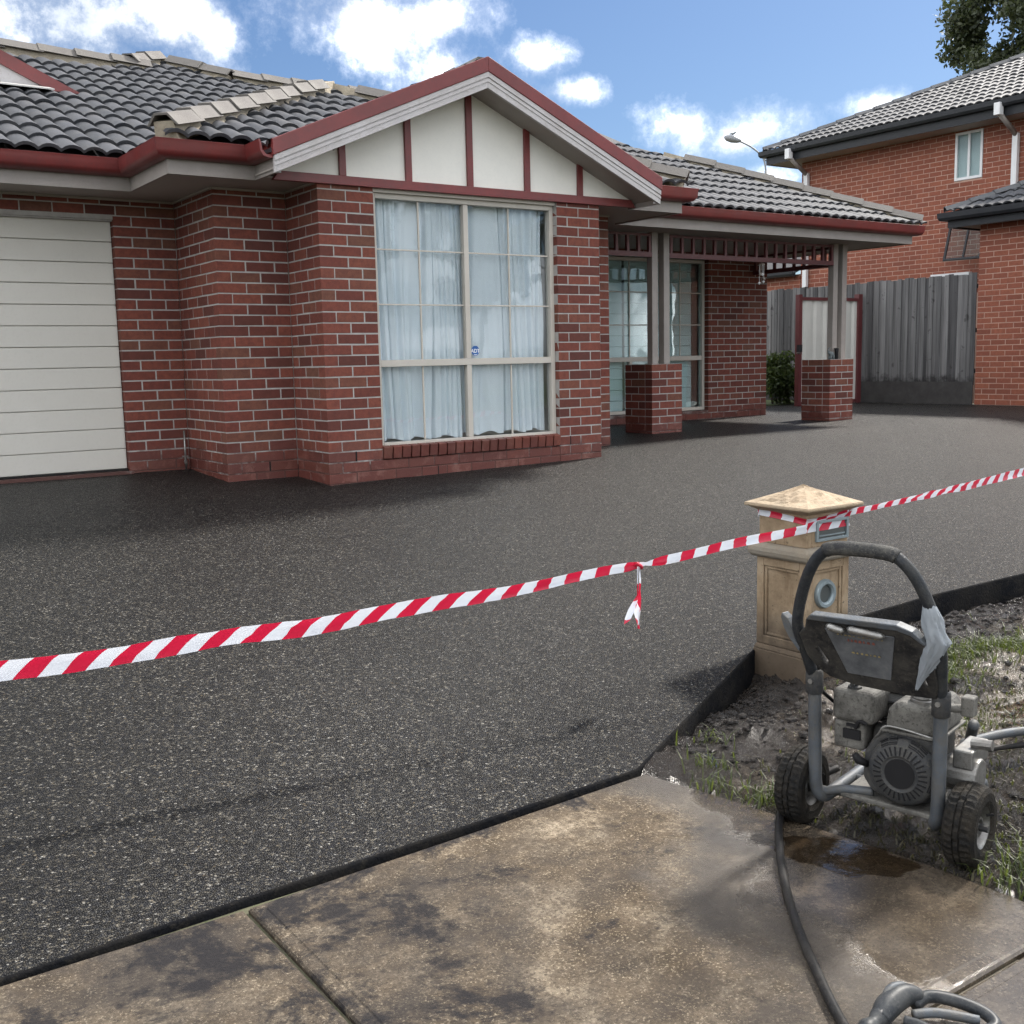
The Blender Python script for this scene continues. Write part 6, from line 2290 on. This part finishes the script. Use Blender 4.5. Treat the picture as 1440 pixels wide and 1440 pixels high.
rr = random.Random(77)
b = MB()
ico = bmesh.new()
bmesh.ops.create_icosphere(ico, subdivisions=1, radius=1.0)
iv = [v.co.copy() for v in ico.verts]
if_ = [tuple(v.index for v in f_.verts) for f_ in ico.faces]
ico.free()
for k in range(3200):
    if rr.random() < 0.55:
        x = rr.uniform(-1.2, 3.4)
        y_ = y_front(x) - 0.05 - abs(rr.gauss(0.03, 0.16))
    else:
        x = rr.uniform(-1.05, 2.5)
        y_ = rr.uniform(-6.6, -4.6)
    if (x < -0.9 and y_ < -5.2) or x < -1.0: continue
    s = rr.uniform(0.004, 0.013) * (2.0 if rr.random() < 0.12 else 1.0)
    z = mud_z(x, y_)
    ax = Vector((rr.uniform(.7, 1.4), rr.uniform(.7, 1.4), rr.uniform(.45, .9))) * s
    sd_ = rr.uniform(0, 50)
    b.add([(x + v.x * ax.x * (1 + .4 * noise.noise(v * 2 + Vector((sd_, 0, 0)))), y_ + v.y * ax.y, z + v.z * ax.z + s * 0.25) for v in iv], if_)
clods = b.build('soil_clods', MATS['wet_mud'], recalc=False)
at = clods.data.attributes.new('lump', 'FLOAT', 'POINT')
at.data.foreach_set('value', [0.9] * len(clods.data.vertices))
tag(clods, 'dark wet crumbs of soil scattered over the mud along the drive edge', 'soil', kind='stuff')


def grass(name, label, spots, mat, seed, lo=0.03, hi=0.09):
    rr = random.Random(seed)
    b = MB()
    for (cx, cy, rx, ry, n) in spots:
        for _ in range(n):
            x, y_ = cx + rr.gauss(0, rx), cy + rr.gauss(0, ry)
            if y_ > y_front(x) - 0.02: continue
            ex_ = edge_x(y_)
            if x < ex_ - 0.01: continue
            zb_ = min(mud_z(x, y_), PZ - 0.008 + 0.25 * max(0, x - ex_)) - 0.005
            h_ = rr.uniform(lo, hi)
            a = rr.uniform(0, 6.283)
            ln = rr.uniform(0.3, 1.5) * h_
            w = rr.uniform(0.0018, 0.0036)
            d = Vector((math.cos(a), math.sin(a), 0))
            s = Vector((-d.y, d.x, 0)) * w
            p0 = Vector((x, y_, zb_))
            p1 = p0 + d * ln * 0.35 + Vector((0, 0, h_ * 0.65))
            p2 = p0 + d * ln + Vector((0, 0, h_ * rr.uniform(0.45, 1.0)))
            b.add([p0 - s, p0 + s, p1 + s * 0.8, p1 - s * 0.8, p2], [(0, 1, 2, 3), (3, 2, 4)])
    return tag(b.build(name, MATS[mat], recalc=False), label, 'grass', kind='stuff')


grass('grass', 'green tufts of grass in the mud right of the washer and along the path edge',
      [(0.95, -4.93, 0.28, 0.07, 900), (0.55, -5.10, 0.16, 0.07, 360), (1.5, -5.0, 0.25, 0.12, 540), (-0.98, -5.27, 0.04, 0.03, 36), (-1.14, -5.42, 0.025, 0.07, 42), (-1.10, -5.58, 0.03, 0.05, 42),
       (-1.08, -5.66, 0.03, 0.05, 54), (0.1, -5.5, 0.2, 0.1, 96), (-0.92, -6.45, 0.10, 0.08, 228), (-0.75, -6.55, 0.15, 0.1, 180), (-0.80, -5.05, 0.05, 0.04, 24)], 'grass_green', 3)
grass('grass', 'flattened brownish grass trodden into the mud around the pressure washer',
      [(-0.7, -6.15, 0.25, 0.2, 650), (0.0, -5.7, 0.45, 0.22, 950), (-0.95, -6.1, 0.06, 0.16, 150), (0.7, -5.45, 0.4, 0.18, 650), (0.1, -6.3, 0.5, 0.25, 650), (-0.98, -5.9, 0.05, 0.1, 55)], 'grass_brown', 9, 0.012, 0.045)
